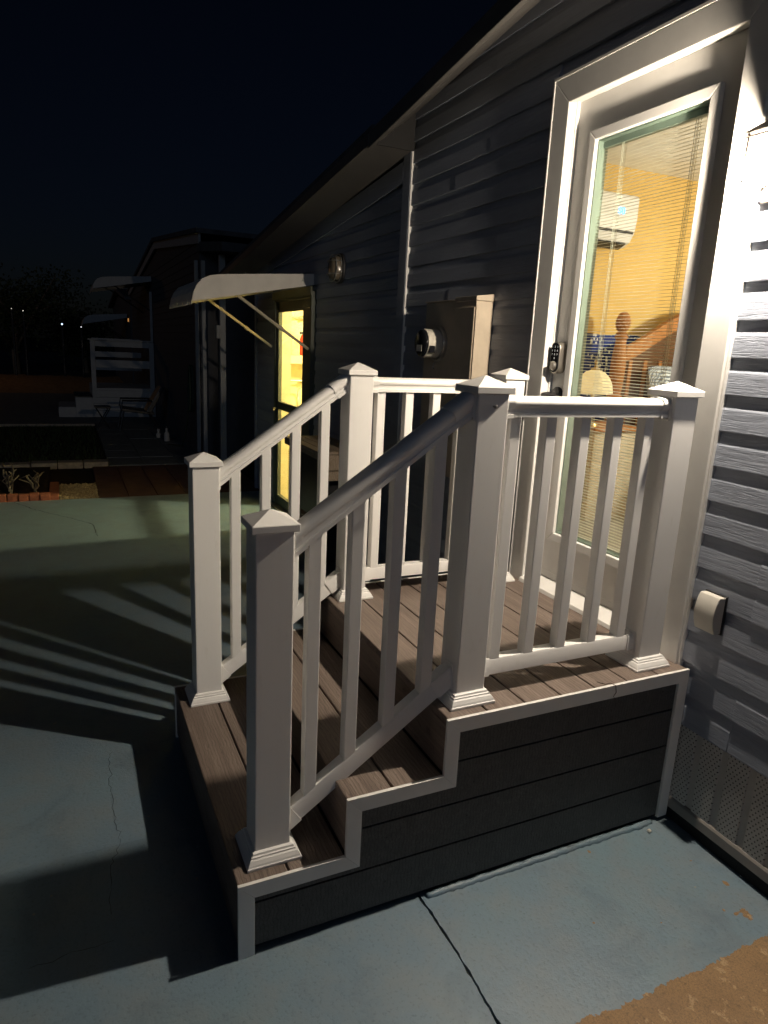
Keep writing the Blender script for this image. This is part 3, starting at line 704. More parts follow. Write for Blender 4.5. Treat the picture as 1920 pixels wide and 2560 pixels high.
outl = [(a-.001, b+tz if b > 0 else .016 if i == 7 else b) for i, (a, b) in enumerate(outl)]
innl = [(a, .016 if (i == 7) else b) for i, (a, b) in enumerate(innl)]
for (sx0, sx1) in ((-.0113, 0.0), (-W, -W+.0113)):
    for i in range(7):
        obj('trim_strip', B().prism([outl[i], outl[i+1], innl[i+1], innl[i]], 'x', sx0, sx1), TRIM, st, bevel=.0012)
# screw heads in the side boards
sc = B().lathe((0, 0, 0), [(.0034, 0), (.0034, .0006), (.001, .0004)], 8, 'x').mesh('screw'); sc.materials.append(BLACK)
for i in range(4):
    for yy in (-.14, -.52, -.93, -1.22, -1.45):
        zz = .022+.149*i+.075+random.uniform(-.02, .02)
        if step_y(zz+.05)+.06 < yy: inst('screw', sc, (-.0116, yy+random.uniform(-.03, .03), zz), st)
# posts
PX, PXF, AY = -.1245, -W+.1245, .1163
posts = {'A': (PX, y1+AY, R1, 1.0374), 'B': (PX, y3+AY, z3, 1.0176), 'C': (PX, -.1529, z3, 1.0176), 'D': (PXF, -.1529, z3, 1.0176), 'E': (PXF, y3+AY, z3, 1.0176), 'F': (PXF, y1+AY, R1, 1.0374)}
PH = .052
for kx, (px, py, pz, ph) in posts.items():
    po = obj('railing_post', B().loft_sq(px, py, [(PH, pz+.001), (PH, pz+ph-.045)]), WHITE, st, bevel=.004, seg=3)
    obj('post_cap', B().loft_sq(px, py, [(.0610, pz+ph-.0495), (.0635, pz+ph-.0485), (.0635, pz+ph-.031), (.0620, pz+ph-.029), (.0015, pz+ph)]), WHITE, po, bevel=.0015)
    obj('post_base', B().loft_sq(px, py, [(.080, pz+.0008), (.080, pz+.009), (.0775, pz+.0105), (.0755, pz+.0165), (.070, pz+.026), (.0655, pz+.0295), (.0655, pz+.0335), (.0615, pz+.035), (.060, pz+.041), (.0525, pz+.0435)]), WHITE, po, bevel=.0008)
# small screw left in the near platform post
obj('screw', B().lathe((PX+PH, -.912+.0, 1.555), [(.003, 0), (.003, .010), (.0055, .011), (.0055, .014), (.002, .015)], 10, 'x'), STEEL, st)
half = [(.0, .060), (.012, .0592), (.022, .0568), (.030, .0525), (.0345, .0465), (.036, .040), (.0345, .034), (.031, .0295), (.0265, .0265), (.0245, .022), (.0245, .0135), (.030, .0115), (.030, 0)]
TOPR = [(-u, v) for u, v in half[::-1]]+[(u, v) for u, v in half[1:]]
BOTR = [(-.0215, 0), (-.0215, .046), (-.018, .054), (.018, .054), (.0215, .046), (.0215, 0)]
def grow(pr, g, g2=None):
    cy = sum(v for u, v in pr)/len(pr); lo = min(v for u, v in pr); hi = max(v for u, v in pr); wm = max(u for u, v in pr)
    return [(u*(1+g/wm), v+(g if v > cy else -g)) for u, v in pr]
def railing(px, ya, yb, zt0, zt1, zb0, zb1, bys):
    """top and bottom rail between two posts; z values are rail undersides at ya, yb"""
    for nm, pr, za, zb_ in (('top_rail', TOPR, zt0, zt1), ('bottom_rail', BOTR, zb0, zb1)):
        a, b = Vector((px, ya, za)), Vector((px, yb, zb_)); d = (b-a).normalized()
        ro = soft(obj(nm, B().sweep(pr, a-d*.03, b+d*.03), WHITE, st), 32)
        L = (b-a).length
        for s_, e_ in ((a-d*.02, a+d*(.034 if za == zb_ else .052)), (b-d*(.034 if za == zb_ else .052), b+d*.02)):
            soft(obj('bracket', B().sweep(grow(pr, .0032), s_, e_), WHITE, ro), 32)
        hh = max(v for u, v in pr); wv_ = max(u for u, v in pr); c_ = 1/max(.3, abs(d.y))
        for yy, zz, sg in ((ya, za, 1), (yb, zb_, -1)):
            q0, q1 = (yy+.0005, yy+.0045) if sg > 0 else (yy-.0045, yy-.0005)
            obj('bracket_flange', B().box(px-wv_-.005, px+wv_+.005, q0, q1, zz-.012, zz+hh*c_+.009), WHITE, ro, bevel=.0018)
            m_ = inst('bracket_screw', BSC, (px+wv_-.004, q1 if sg > 0 else q0, zz-.006), ro, rot=(0, 0, 0) if sg < 0 else (0, 0, math.pi))
    for by in bys:
        t = (by-ya)/(yb-ya); zb = zb0+(zb1-zb0)*t; zt = zt0+(zt1-zt0)*t; c2 = 1/max(.3, abs((Vector((0, yb, zt1))-Vector((0, ya, zt0))).normalized().y))
        obj('baluster', B().box(px-.019, px+.019, by-.019, by+.019, zb+.052*c2-.018*(c2 > 1.05), zt+.004+.016*(c2 > 1.05)), WHITE, st, bevel=.003)
BSC = B().lathe((0, 0, 0), [(.004, 0), (.004, -.002), (.0012, -.0014)], 10, 'y').mesh('bracket_screw'); BSC.materials.append(STEEL)
for px in (PX, PXF):
    railing(px, y3+AY+PH, -.1529-PH, 1.522, 1.522, .690, .690, [-.806+.1335*i for i in range(5)])
    ya, yb = y1+AY+PH, y3+AY-PH
    sl_ = .712
    railing(px, ya, yb, 1.147, 1.147+sl_*(yb-ya), .300, .300+sl_*(yb-ya), [-1.424+.1235*i for i in range(4)])
# fallen twig on the platform edge
tw = B().tube([(-.03, -.43, .632), (-.015, -.405, .6255), (-.012, -.385, .628), (.003, -.375, .625), (.006, -.372, .60), (.004, -.38, .585), (.006, -.365, .565)], [.0012, .0014, .0012, .0013, .0012, .001, .0006], 5)
tag(obj('twig', tw, plain('twig_brown', (.045, .032, .022), .8)), 'thin dry twig caught over the edge of the platform', 'twig')
tag(obj('pebble', B().loft_sq(.035, -.14, [(.004, .0), (.007, .004), (.005, .010), (.002, .012)]), METERW, bevel=.002), 'small pale pebble on the blue slab by the mortar bead', 'pebble')

# ================================================================== THINGS ON THE WALL
# porch lantern (lit)
LX, LY, LZ0, LZ1, LH = .029, -.080, 2.243, 2.362, .046
lan = thing('porch_lantern', (LX, 0, 2.2), 'lit bronze cage lantern on the siding beside the entry door', 'lantern')
obj('back_plate', B().box(LX-.055, LX+.055, -.026, -.0165, 2.19, 2.42), BRONZE, lan, bevel=.004)
obj('arm', B().tube([(LX, -.03, 2.40), (LX, -.07, 2.425), (LX, LY, 2.415), (LX, LY, 2.385)], .008, 8), BRONZE, lan, smooth=True)
q = .0034
for sx in (-1, 1):
    for sy in (-1, 1): obj('cage_upright', B().box(LX+sx*LH-q, LX+sx*LH+q, LY+sy*LH-q, LY+sy*LH+q, LZ0-.008, LZ1+.008), BRONZE, lan)
for zz in (LZ0, LZ1):
    for s_ in (-1, 1):
        obj('cage_bar', B().box(LX-LH-.012, LX+LH+.012, LY+s_*LH-.0022, LY+s_*LH+.0022, zz-.0022, zz+.0022), BRONZE, lan)
        obj('cage_bar', B().box(LX+s_*LH-.0020, LX+s_*LH+.0020, LY-LH-.012, LY+LH+.012, zz-.0020, zz+.0020), BRONZE, lan)
obj('lantern_roof', B().loft_sq(LX, LY, [(.055, LZ1+.010), (.056, LZ1+.013), (.020, LZ1+.040), (.012, LZ1+.046)]), BRONZE, lan, bevel=.002)
g = .039
for q in ((LX-g-.001, LX-g+.001, LY-g, LY+g), (LX+g-.001, LX+g+.001, LY-g, LY+g), (LX-g+.0012, LX+g-.0012, LY-g-.001, LY-g+.001), (LX-g+.0012, LX+g-.0012, LY+g-.001, LY+g+.001)):
    obj('glass_pane', B().box(*q, LZ0+.004, LZ1-.002), LAMPG, lan)
obj('bulb_socket', B().lathe((LX, LY, 2.3105), [(.0125, 0), (.0145, .004), (.0145, .068), (.004, .068)], 16), ACW, lan)
bulb = B().lathe((LX, LY, 2.246), [(.002, 0), (.0075, .005), (.0125, .014), (.0160, .025), (.0175, .036), (.0165, .048), (.0140, .058), (.0125, .064)], 20)
k = N('lit_bulb'); e_ = k.n('ShaderNodeEmission'); e_.inputs[0].default_value = (1, .865, .705, 1); e_.inputs[1].default_value = 9800
k.l(e_.outputs[0], k.out.inputs[0]); obj('bulb', bulb, k.m, lan, smooth=True)

# outlet cover
oc = thing('outlet_cover', (.05, 0, .80), 'grey weatherproof outlet cover low on the siding beside the steps', 'outlet cover')
pr = [(-.018, .800), (-.018, .930), (-.046, .932)]+[(-.050-.017*math.sin(math.pi*i/12)**.8, .931-.131*i/12) for i in range(13)]
soft(obj('hood', B().prism(pr, 'x', .012, .092), GREYP, oc, bevel=.002), 35); obj('back_box', B().box(.008, .096, -.0215, -.010, .795, .935), BLACK, oc, bevel=.002)
for zz in (.81, .915): obj('hinge_screw', B().lathe((.088, -.052, zz), [(.003, 0), (.003, .006), (.001, .006)], 8, 'x'), STEEL, oc)

# electric service: panel and meter
ep = thing('electrical_panel', (-1.58, 0, 1.0), 'tall beige electrical panel on the siding left of the entry door', 'electrical panel')
obj('box', B().box(-1.683, -1.478, -.118, -.0165, 1.02, 1.955), BEIGE, ep, bevel=.004); obj('hood', B().prism([(-.0165, 1.956), (-.121, 1.956), (-.121, 1.978), (-.0165, 1.992)], 'x', -1.686, -1.474), BEIGE, ep, bevel=.002)
obj('front_cover', B().box(-1.675, -1.486, -.123, -.1185, 1.04, 1.925), BEIGE, ep, bevel=.003)
obj('side_lip', B().box(-1.4775, -1.4745, -.118, -.100, 1.03, 1.94), BEIGE, ep, bevel=.001)
ky = BLACK
obj('conduit', B().tube([(-1.58, -.06, 1.02), (-1.58, -.06, .05)], .03, 12), BEIGE, ep, smooth=True)
mt = thing('electric_meter', (-1.95, 0, 1.4), 'round glass electric meter on a brown steel box', 'meter')
obj('box', B().box(-2.10, -1.715, -.070, -.0165, 1.25, 1.965), BEIGE, mt, bevel=.004); obj('box_hood', B().box(-2.105, -1.712, -.078, -.0165, 1.966, 1.974), BEIGE, mt, bevel=.002)
MC = (-1.925, 0, 1.738)
soft(obj('ring', B().lathe((MC[0], -.0705, MC[2]), [(.098, 0), (.098, -.010), (.093, -.022), (.086, -.022)], 32, 'y'), STEEL, mt))
soft(obj('meter_body', B().lathe((MC[0], -.0705, MC[2]), [(.080, -.0225), (.078, -.105), (.074, -.105)], 32, 'y'), METERW, mt))
soft(obj('meter_glass', B().lathe((MC[0], -.0705, MC[2]), [(.0735, -.1055), (.072, -.116), (.064, -.122), (.004, -.123)], 32, 'y'), BLACKG, mt))
obj('nameplate', B().box(MC[0]-.03, MC[0]+.03, -.1955, -.1938, MC[2]-.045, MC[2]-.01), METERW, mt)
obj('label_plate', B().box(MC[0]+.058, MC[0]+.0815, -.172, -.138, MC[2]-.05, MC[2]-.012), BLACKG, mt)
obj('seal_hasp', B().tube([(MC[0]+.02, -.095, 1.64), (MC[0]+.022, -.108, 1.625), (MC[0]+.02, -.112, 1.605), (MC[0]+.016, -.1, 1.60)], .005, 6), STEEL, mt)

# bulkhead light, switched off
bk = thing('bulkhead_light', (-3.66, 0, 2.28), 'unlit oval cage bulkhead light high on the wall above the storm door awning', 'bulkhead light')
def oval(cx, cz, a, b_, n=28, p=2.6): return [(cx+a*abs(math.cos(2*math.pi*i/n))**(2/p)*(1 if math.cos(2*math.pi*i/n) >= 0 else -1), cz+b_*abs(math.sin(2*math.pi*i/n))**(2/p)*(1 if math.sin(2*math.pi*i/n) >= 0 else -1)) for i in range(n)]
obj('base', B().prism(oval(-3.66, 2.285, .105, .112), 'y', -.035, -.0165), BLACK, bk, bevel=.004)
gb = B(); n = 28; rings = [(1, -.0355), (.96, -.07), (.80, -.098), (.45, -.108)]
ov = [oval(-3.66, 2.285, .080*s_, .090*s_, n) for s_, _ in rings]; vs = [(x, rings[i][1], z_) for i, q in enumerate(ov) for x, z_ in q]
gb.add(vs, [(r_*n+i, r_*n+(i+1) % n, r_*n+n+(i+1) % n, r_*n+n+i) for r_ in range(3) for i in range(n)]+[tuple(range(3*n, 4*n))]); obj('lens', gb, plain('amber_lens', (.16, .13, .09), .2, .6), bk, smooth=True)
for s_, yy in ((1.02, -.085), (1.06, -.045)):
    q = oval(-3.66, 2.285, .086*s_, .096*s_, 28); obj('cage_ring', B().tube([(x, yy, z_) for x, z_ in q]+[(q[0][0], yy, q[0][1])], .004, 6), STEEL, bk, smooth=True)
for zz in (2.24, 2.335): obj('cage_bar', B().tube([(-3.745, -.04, zz), (-3.74, -.095, zz), (-3.70, -.115, zz), (-3.62, -.115, zz), (-3.58, -.095, zz), (-3.575, -.04, zz)], .004, 6), STEEL, bk, smooth=True)

# awnings
def awning(x0, x1, yw, dz, sc_, lab, mat, strut, name='door_awning'):
    aw = thing(name, ((x0+x1)/2, yw, 2.2+dz), lab, 'awning')
    top = [(0, 2.281), (-.5, 2.240), (-.80, 2.212), (-.880, 2.198), (-.945, 2.168), (-.990, 2.118), (-1.018, 2.060), (-1.03, 2.004)]
    tp = [(yw+y*sc_, 2.2+dz+(z_-2.2)*sc_) for y, z_ in top]
    npan = 6
    for i in range(npan):
        a = x0+(x1-x0)*i/npan; b_ = x0+(x1-x0)*(i+1)/npan
        pl = tp+[(y, z_+.012*sc_) for y, z_ in tp[::-1]]
        obj('roof_panel', B().prism(pl, 'x', a+.003, b_-.003), mat, aw)
        if i < npan-1: obj('panel_rib', B().prism([(y, z_+.0125) for y, z_ in tp[:3]]+[(y, z_+.021*sc_) for y, z_ in tp[:3][::-1]], 'x', b_-.012, b_+.012), mat, aw)
    low = [(yw-1.03*sc_, 2.2+dz-.196*sc_), (yw-.85*sc_, 2.2+dz-.164*sc_), (yw-.337*sc_, 2.2+dz-.061*sc_), (yw, 2.2+dz+.008*sc_)]
    for xx in (x0-.004, x1): obj('side_panel', B().prism(tp+low, 'x', xx, xx+.004), mat, aw)
    obj('bottom_hem', B().sweep([(-.006, -.006), (.006, -.006), (.006, .006), (-.006, .006)], (x1+.002, *low[0]), (x1+.002, *low[3])), mat, aw)
    for i in range(14):
        a = x0+(x1-x0)*i/14; obj('valance_tab', B().box(a+.01, a+(x1-x0)/14-.01, yw-1.036*sc_, yw-1.031*sc_, 2.2+dz-.225*sc_, 2.2+dz-.190*sc_), mat, aw)
    for xx in (x0+.05, x1-.055):
        obj('strut', B().tube([(xx, yw-.66*sc_, 2.2+dz-.12*sc_), (xx, yw-.02, 2.2+dz-.54*sc_)], .013*sc_, 8), strut, aw)
        obj('strut_clamp', B().tube([(xx, yw-.30*sc_, 2.2+dz-.3565*sc_), (xx, yw-.26*sc_, 2.2+dz-.3825*sc_)], .018*sc_, 8), strut, aw)
    return aw
AWN = plain('awning_white', (.66, .63, .57), .5, .3, var=.12, scale=4); STR = plain('strut_ivory', (.62, .55, .40), .5, .3)
awning(-5.60, -4.30, -.017, 0, 1.0, 'white curved metal awning over the lit storm door', AWN, STR)

# tan topped condenser by the storm door
cu = thing('condenser_unit', (-3.4, -.18, 0), 'black outdoor condenser under a tan slatted cover beside the storm door', 'condenser')
CX0, CX1, CY0, CY1 = -3.90, -3.02, -.36, -.03
obj('case', B().box(CX0+.03, CX1-.12, CY0+.01, CY1-.02, .06, .885), BLACK, cu, bevel=.012)
obj('side_post', B().box(CX1-.118, CX1-.085, CY0+.012, CY0+.045, .04, .875), GREYP, cu, bevel=.004)
for i in range(46): obj('coil_fin', B().box(CX0+.05, CX0+.14, CY0-.003, CY0+.0095, .10+.0165*i, .106+.0165*i), STEEL if i % 46 == 45 else BLACK, cu)
for i in range(6): obj('louvre', B().prism([(CY0+.009, .13+.05*i), (CY0-.006, .14+.05*i), (CY0+.009, .165+.05*i)], 'x', CX0+.30, CX1-.18), BLACK, cu)
for i in range(5): obj('cover_slat', B().box(CX0, CX1, CY0-.03+.078*i, CY0+.042+.078*i, .930, .952), TANP, cu, bevel=.003)
obj('cover_frame', B().box(CX0+.01, CX1-.01, CY0-.025, CY0-.005, .889, .929), TANP, cu, bevel=.003)
for za, zb_ in ((.812, .926), (.735, .806)): obj('end_board', B().box(CX1-.022, CX1, CY0+.02, CY1, za, zb_), TANP, cu, bevel=.003)
for yy in (CY0+.05, CY1-.04): obj('leg', B().box(CX1-.05, CX1-.025, yy-.012, yy+.012, 0, .80), BLACK, cu, bevel=.002)
obj('refrigerant_hose', B().tube([(CX1-.09, -.12, .70), (CX1-.04, -.13, .62), (CX1-.03, -.15, .45), (CX1-.05, -.13, .28), (CX1-.08, -.1, .1)], .022, 8), BLACK, cu, smooth=True)

# ================================================================== YARD BEYOND
for i in range(6):
    yy = -1.757+.3035*i
    struct_p = obj('paver', B().box(-8.07, -6.135, yy, yy+.2975, -.029, -.004+random.uniform(-.002, .002)), PAVER, slab, bevel=.006)
pb = thing('planting_bed', (-6.5, -3, 0), 'dark soil planting bed edged with red bricks at the end of the slab', 'planting bed')
obj('soil', B().box(-8.06, -6.20, -6.5, -2.26, -.029, .012), SOIL, pb)
bm_ = B().box(-.045, .045, -.0475, .0475, 0, .09).mesh('brick'); bm_.materials.append(BRICK)
for i in range(30):
    o = inst('brick', bm_, (-6.165+random.uniform(-.008, .008), -2.275-.101*i, -.02+random.uniform(-.006, .006)), pb, rot=(R(random.uniform(-3, 3)), R(random.uniform(-6, 6)), R(random.uniform(-5, 5))))
    md = o.modifiers.new('bevel', 'BEVEL'); md.width = .008; md.segments = 2
sbk = obj('edging_stone', B().box(-6.93, -6.14, -2.245, -2.150, -.025, .035), BRICK, pb, bevel=.008)
gv = B(); rg = random.Random(5)
for i in range(1500):
    x, y, s_ = rg.uniform(-6.92, -6.14), rg.uniform(-2.145, -1.765), rg.uniform(.007, .016); a = rg.uniform(0, 3)
    z_ = rg.uniform(-.012, .008); c_, d_ = math.cos(a)*s_, math.sin(a)*s_
    gv.add([(x+c_, y+d_, z_), (x-d_, y+c_, z_), (x-c_, y-d_, z_), (x+d_, y-c_, z_), (x+c_*.2, y, z_+s_*.8), (x, y, z_-s_*.6)], [(0, 1, 4), (1, 2, 4), (2, 3, 4), (3, 0, 4), (1, 0, 5), (2, 1, 5), (3, 2, 5), (0, 3, 5)])
gvo = obj('gravel_patch', gv, GRAVEL, kind='stuff'); gvo['label'] = 'patch of tan gravel beside the brick edging'; gvo['category'] = 'gravel'
struct('gravel_bed', B().box(-6.94, -6.13, -2.149, -1.76, -.029, -.014), SAND)
# bare shrubs
def shrub(x, y, h, seed, lab, nb_=4):
    r_ = random.Random(seed); t = thing('bare_shrub', (x, y, 0), lab, 'shrub', 'bare shrubs in the planting bed')
    for i in range(nb_):
        a = r_.uniform(0, 6.28); sp = r_.uniform(.05, .16); p0 = Vector((x, y, .0)); pts = [p0]
        for k_ in range(1, 6): pts.append(Vector((x+math.cos(a)*sp*k_/5+r_.gauss(0, .012), y+math.sin(a)*sp*k_/5+r_.gauss(0, .012), h*k_/5*r_.uniform(.9, 1.05))))
        so2 = obj('stem', B().tube(pts, [.014, .012, .011, .010, .010, .008], 7), BARK, t, smooth=True)
        for k_ in range(2):
            b0 = pts[2+k_]; q = [b0, b0+Vector((r_.gauss(0, .04), r_.gauss(0, .05), .05)), b0+Vector((r_.gauss(0, .06), r_.gauss(0, .08), .11))]
            obj('twig', B().tube(q, [.008, .007, .005], 6), BARK, so2, smooth=True)
shrub(-6.42, -2.61, .30, 11, 'leftmost bare knobbly shrub behind the brick edging'); shrub(-6.42, -2.38, .24, 12, 'bare knobbly shrub nearest the gravel patch', 3)
shrub(-6.75, -2.85, .3, 13, 'bare knobbly shrub at the back of the planting bed')
# kerb stones, lawn, garden path
kb_ = thing('stone_kerb', (-8.2, -2.5, 0), 'row of pale kerb stones between planting bed and lawn', 'kerb')
for i in range(16): obj('kerb_stone', B().box(-8.30, -8.08, -1.56-.31*(i+1)+.01, -1.56-.31*i, -.029, .05+random.uniform(-.006, .006)), STONE, kb_, bevel=.01)
struct('lawn_soil', B().box(-12.4, -8.31, -8, -1.56, -.029, .005), SOIL)
gr = B(); rg = random.Random(9)
for i in range(9000):
    x, y = rg.uniform(-12.35, -8.35), rg.uniform(-6, -1.6); a = rg.uniform(0, 6.28); h = rg.uniform(.03, .075); c_, d_ = math.cos(a)*.006, math.sin(a)*.006
    gr.add([(x-c_, y-d_, .004), (x+c_, y+d_, .004), (x+rg.gauss(0, .02), y+rg.gauss(0, .02), h)], [(0, 1, 2)])
go = obj('lawn_grass', gr, GRASS, kind='stuff'); go['label'] = 'dark short lawn grass beyond the planting bed'; go['category'] = 'grass'
gp = struct('garden_path', B().box(-13.9, -8.08, -1.55, -.15, -.029, -.010), PATH)
for i in range(9):
    for j in range(3): obj('path_tile', B().box(-8.10-.64*(i+1)+.012, -8.10-.64*i, -1.545+.46*j, -1.095+.46*j, -.0099, .002+random.uniform(-.002, .004)), PATH, gp, bevel=.004)
struct('driveway', B().box(-20.3, -12.45, -14, 3, -.029, -.004), PATH)
obj('kerb_edge', B().box(-12.45, -12.40, -8, -1.56, -.029, .05), STONE, gp, bevel=.008)
vg = B(); nx, ny = 24, 60; vs = []; rg = random.Random(2)
for i in range(nx+1):
    for j in range(ny+1):
        u_ = i/nx; vs.append((-20.3-5.2*u_, -16+20*j/ny, -.02+.38*u_*(1-.4*u_)+rg.uniform(-.03, .03)*(0 < i)))
vg.add(vs, [(i*(ny+1)+j, i*(ny+1)+j+1, (i+1)*(ny+1)+j+1, (i+1)*(ny+1)+j) for i in range(nx) for j in range(ny)])
struct('sandy_verge', vg, SAND, smooth=True)
struct('road', B().box(-60, -25.6, -60, 60, -.028, .12), ASPH)

# ---------------------------------------------------------------- neighbour's house
nh = thing('neighbour_house', (-13, -.25, 0), 'dark neighbouring house with gable roof beyond our far corner', 'house')
NY = -.25
def nroof(x): return 3.49-.087*(x+13.06) if x > -13.06 else 3.49+.10*(x+13.06)
obj('wall', B().prism([(-19, 0), (-8.42, 0), (-8.42, nroof(-8.42)-.1), (-13.06, 3.36), (-19, nroof(-19)-.1)], 'y', NY, NY+6), NWALL, nh)
sd = B()
for i in range(23):
    z_ = .35+.12*i; xl = -19; xr = -8.43
    sd.prism([(NY-.002, z_), (NY-.016, z_), (NY-.006, z_+.118), (NY-.002, z_+.118)], 'x', xl, xr)
obj('siding', sd, NWALL, nh, kind='stuff')
obj('rake_board', B().prism([(-13.06, 3.36), (-8.2, nroof(-8.2)-.13), (-8.2, nroof(-8.2)), (-13.06, 3.49)], 'y', NY-.06, NY-.03), NWHITE, nh); obj('rake_board', B().prism([(-19.2, nroof(-19.2)-.13), (-13.06, 3.36), (-13.06, 3.49), (-19.2, nroof(-19.2))], 'y', NY-.06, NY-.03), NWHITE, nh)
obj('roof', B().prism([(-19.3, nroof(-19.3)), (-13.06, 3.492), (-8.15, nroof(-8.15)), (-8.15, nroof(-8.15)+.06), (-13.06, 3.56), (-19.3, nroof(-19.3)+.06)], 'y', NY-.10, NY+6.2), SHINGLE, nh)
for xx, zt in ((-8.50, 2.75), (-7.98, 2.70), (-14.05, 2.62)): obj('downspout', B().box(xx-.03, xx+.03, NY-.07, NY-.02, .1, zt), NWHITE, nh, bevel=.006)
obj('carport_roof', B().prism([(-8.40, 2.98), (-6.75, 2.80), (-6.75, 2.70), (-8.40, 2.86)], 'y', NY-.05, 4), SHINGLE, nh)
obj('carport_post', B().box(-7.35, -7.28, NY+.03, NY+.10, 0, 2.72), NWHITE, nh, bevel=.004)
obj('carport_back', B().box(-8.40, -6.60, 3.9, 4.0, 0, 2.7), NWALL, nh)
obj('meter_box', B().box(-7.37, -7.25, NY-.02, NY+.028, 1.72, 1.88), NWHITE, nh, bevel=.006)
awning(-15.6, -14.0, -.275, .62, 1.1, 'dim white awning over the neighbouring porch', NWHITE, BLACK)
awning(-21.6, -20.1, -.30, .0, 1.15, 'dim far awning on the third house along the row', NWHITE, BLACK)
h3 = thing('far_house', (-24, 0, 0), 'dark third house at the end of the row behind the far awning', 'house')
obj('wall', B().prism([(-27, 0), (-19.6, 0), (-19.6, 2.7), (-23.2, 3.1), (-27, 2.7)], 'y', -.24, 5), NWALL, h3); obj('roof', B().prism([(-27.2, 2.68), (-23.2, 3.11), (-19.4, 2.68), (-19.4, 2.76), (-23.2, 3.19), (-27.2, 2.76)], 'y', -.4, 5.2), SHINGLE, h3)
obj('lit_transom', B().box(-20.35, -20.15, -.262, -.245, 2.10, 2.19), emitter('lit_transom', (1, .45, .13), .35), h3)
# neighbour's porch with steps
npo = thing('neighbour_porch', (-14.5, -.9, 0), 'white board porch with rail and two steps at the neighbouring house', 'porch')
obj('deck', B().box(-15.8, -14.0, -1.52, NY-.02, .56, .61), NWHITE, npo)
for i in range(4): obj('skirt_board', B().box(-14.03, -14.0, -1.52, NY-.02, .005+.139*i, .14+.139*i), NWHITE, npo, bevel=.003)
obj('front_skirt', B().box(-15.8, -14.031, -1.52, -1.49, 0, .559), NWHITE, npo)
for yy in (-1.52, -.36): obj('post', B().box(-14.09, -14.0, yy, yy+.09, .611, 1.58), NWHITE, npo, bevel=.004)
for za, zb_ in ((1.46, 1.58), (1.03, 1.19)): obj('rail', B().box(-14.075, -14.02, -1.429, -.361, za, zb_), NWHITE, npo, bevel=.004)
obj('top_cap', B().box(-14.12, -13.97, -1.56, -.28, 1.581, 1.61), NWHITE, npo, bevel=.004)
for i in range(3): obj('rail', B().box(-15.8, -15.75, -1.429+.0, -.361, .9+.3*i, 1.02+.3*i), NWHITE, npo)
obj('step', B().box(-15.3, -14.0, -1.85, -1.521, 0, .41), NWHITE, npo, bevel=.004); obj('step', B().box(-15.3, -14.0, -2.18, -1.851, 0, .21), NWHITE, npo, bevel=.004)
obj('step_mat', B().box(-15.25, -14.0, -1.87, -1.54, .411, .435), BLACK, npo, bevel=.004)
# lounge chair on the path
lc = thing('lounge_chair', (-12, -.95, 0), 'dark low lounge chair on the path in front of the neighbouring porch', 'chair')
obj('seat', B().prism([(-1.12, .36), (-.55, .29), (-.55, .34), (-1.12, .42)], 'x', -12.25, -11.7), BLACK, lc, bevel=.01)
obj('backrest', B().prism([(-.62, .30), (-.36, .78), (-.42, .82), (-.70, .34)], 'x', -12.25, -11.7), BLACK, lc, bevel=.01)
for xx in (-12.25, -11.72):
    obj('leg', B().tube([(xx, -1.08, .38), (xx, -1.16, .0)], .017, 8), BLACK, lc); obj('leg', B().tube([(xx, -.62, .31), (xx, -.46, .0)], .017, 8), BLACK, lc)
    obj('armrest', B().tube([(xx, -1.12, .40), (xx, -1.1, .55), (xx, -.62, .55), (xx, -.5, .52)], .018, 8), BLACK, lc)
# folding footstool in front of it
fsn = thing('footstool', (-12.2, -1.42, 0), 'small dark folding footstool before the lounge chair', 'footstool')
obj('seat', B().box(-12.35, -12.0, -1.56, -1.28, .38, .41), BLACK, fsn, bevel=.006)
for xx in (-12.34, -12.01):
    obj('leg', B().tube([(xx, -1.54, .38), (xx, -1.32, 0)], .011, 6), BLACK, fsn); obj('leg', B().tube([(xx, -1.30, .38), (xx, -1.52, 0)], .011, 6), BLACK, fsn)
# garden hose hanging on the neighbour's wall
hs = []
for i in range(150):
    t = i/149*2*math.pi*5; hs.append((-8.95-.10*math.cos(t)+.02*math.sin(t*.3), NY-.05-.012*(i/149*5), .98+.34*math.sin(t)))
hs += [(-9.05, NY-.10, .8), (-9.1, NY-.11, .5), (-9.3, NY-.12, .2), (-9.6, NY-.13, .02), (-9.9, NY-.3, .012)]
tag(obj('garden_hose', B().tube(hs, .011, 6), RUBBER, smooth=True), 'coiled garden hose hanging on the neighbouring wall', 'hose')
for i, (x, y, h) in enumerate(((-10.3, -.52, .22), (-10.75, -.60, .12))):
    tp_ = thing('garden_tap' if i == 0 else 'flower_pot', (x, y, 0), 'pale spray bottle standing by the neighbouring wall' if i == 0 else 'small pale pot on the path edge by the neighbouring wall', 'bottle' if i == 0 else 'pot')
    if i == 0: tp_.name = 'spray_bottle'
    obj('body', B().lathe((x, y, 0.002), [(.04, 0), (.045, .02), (.042, h*.6), (.018, h*.75), (.018, h)], 12), NWHITE, tp_); obj('cap' if i == 0 else 'rim', B().lathe((x, y, h+.003), [(.024, 0), (.024, .03), (.004, .03)], 12), BLACK if i == 0 else NWHITE, tp_)

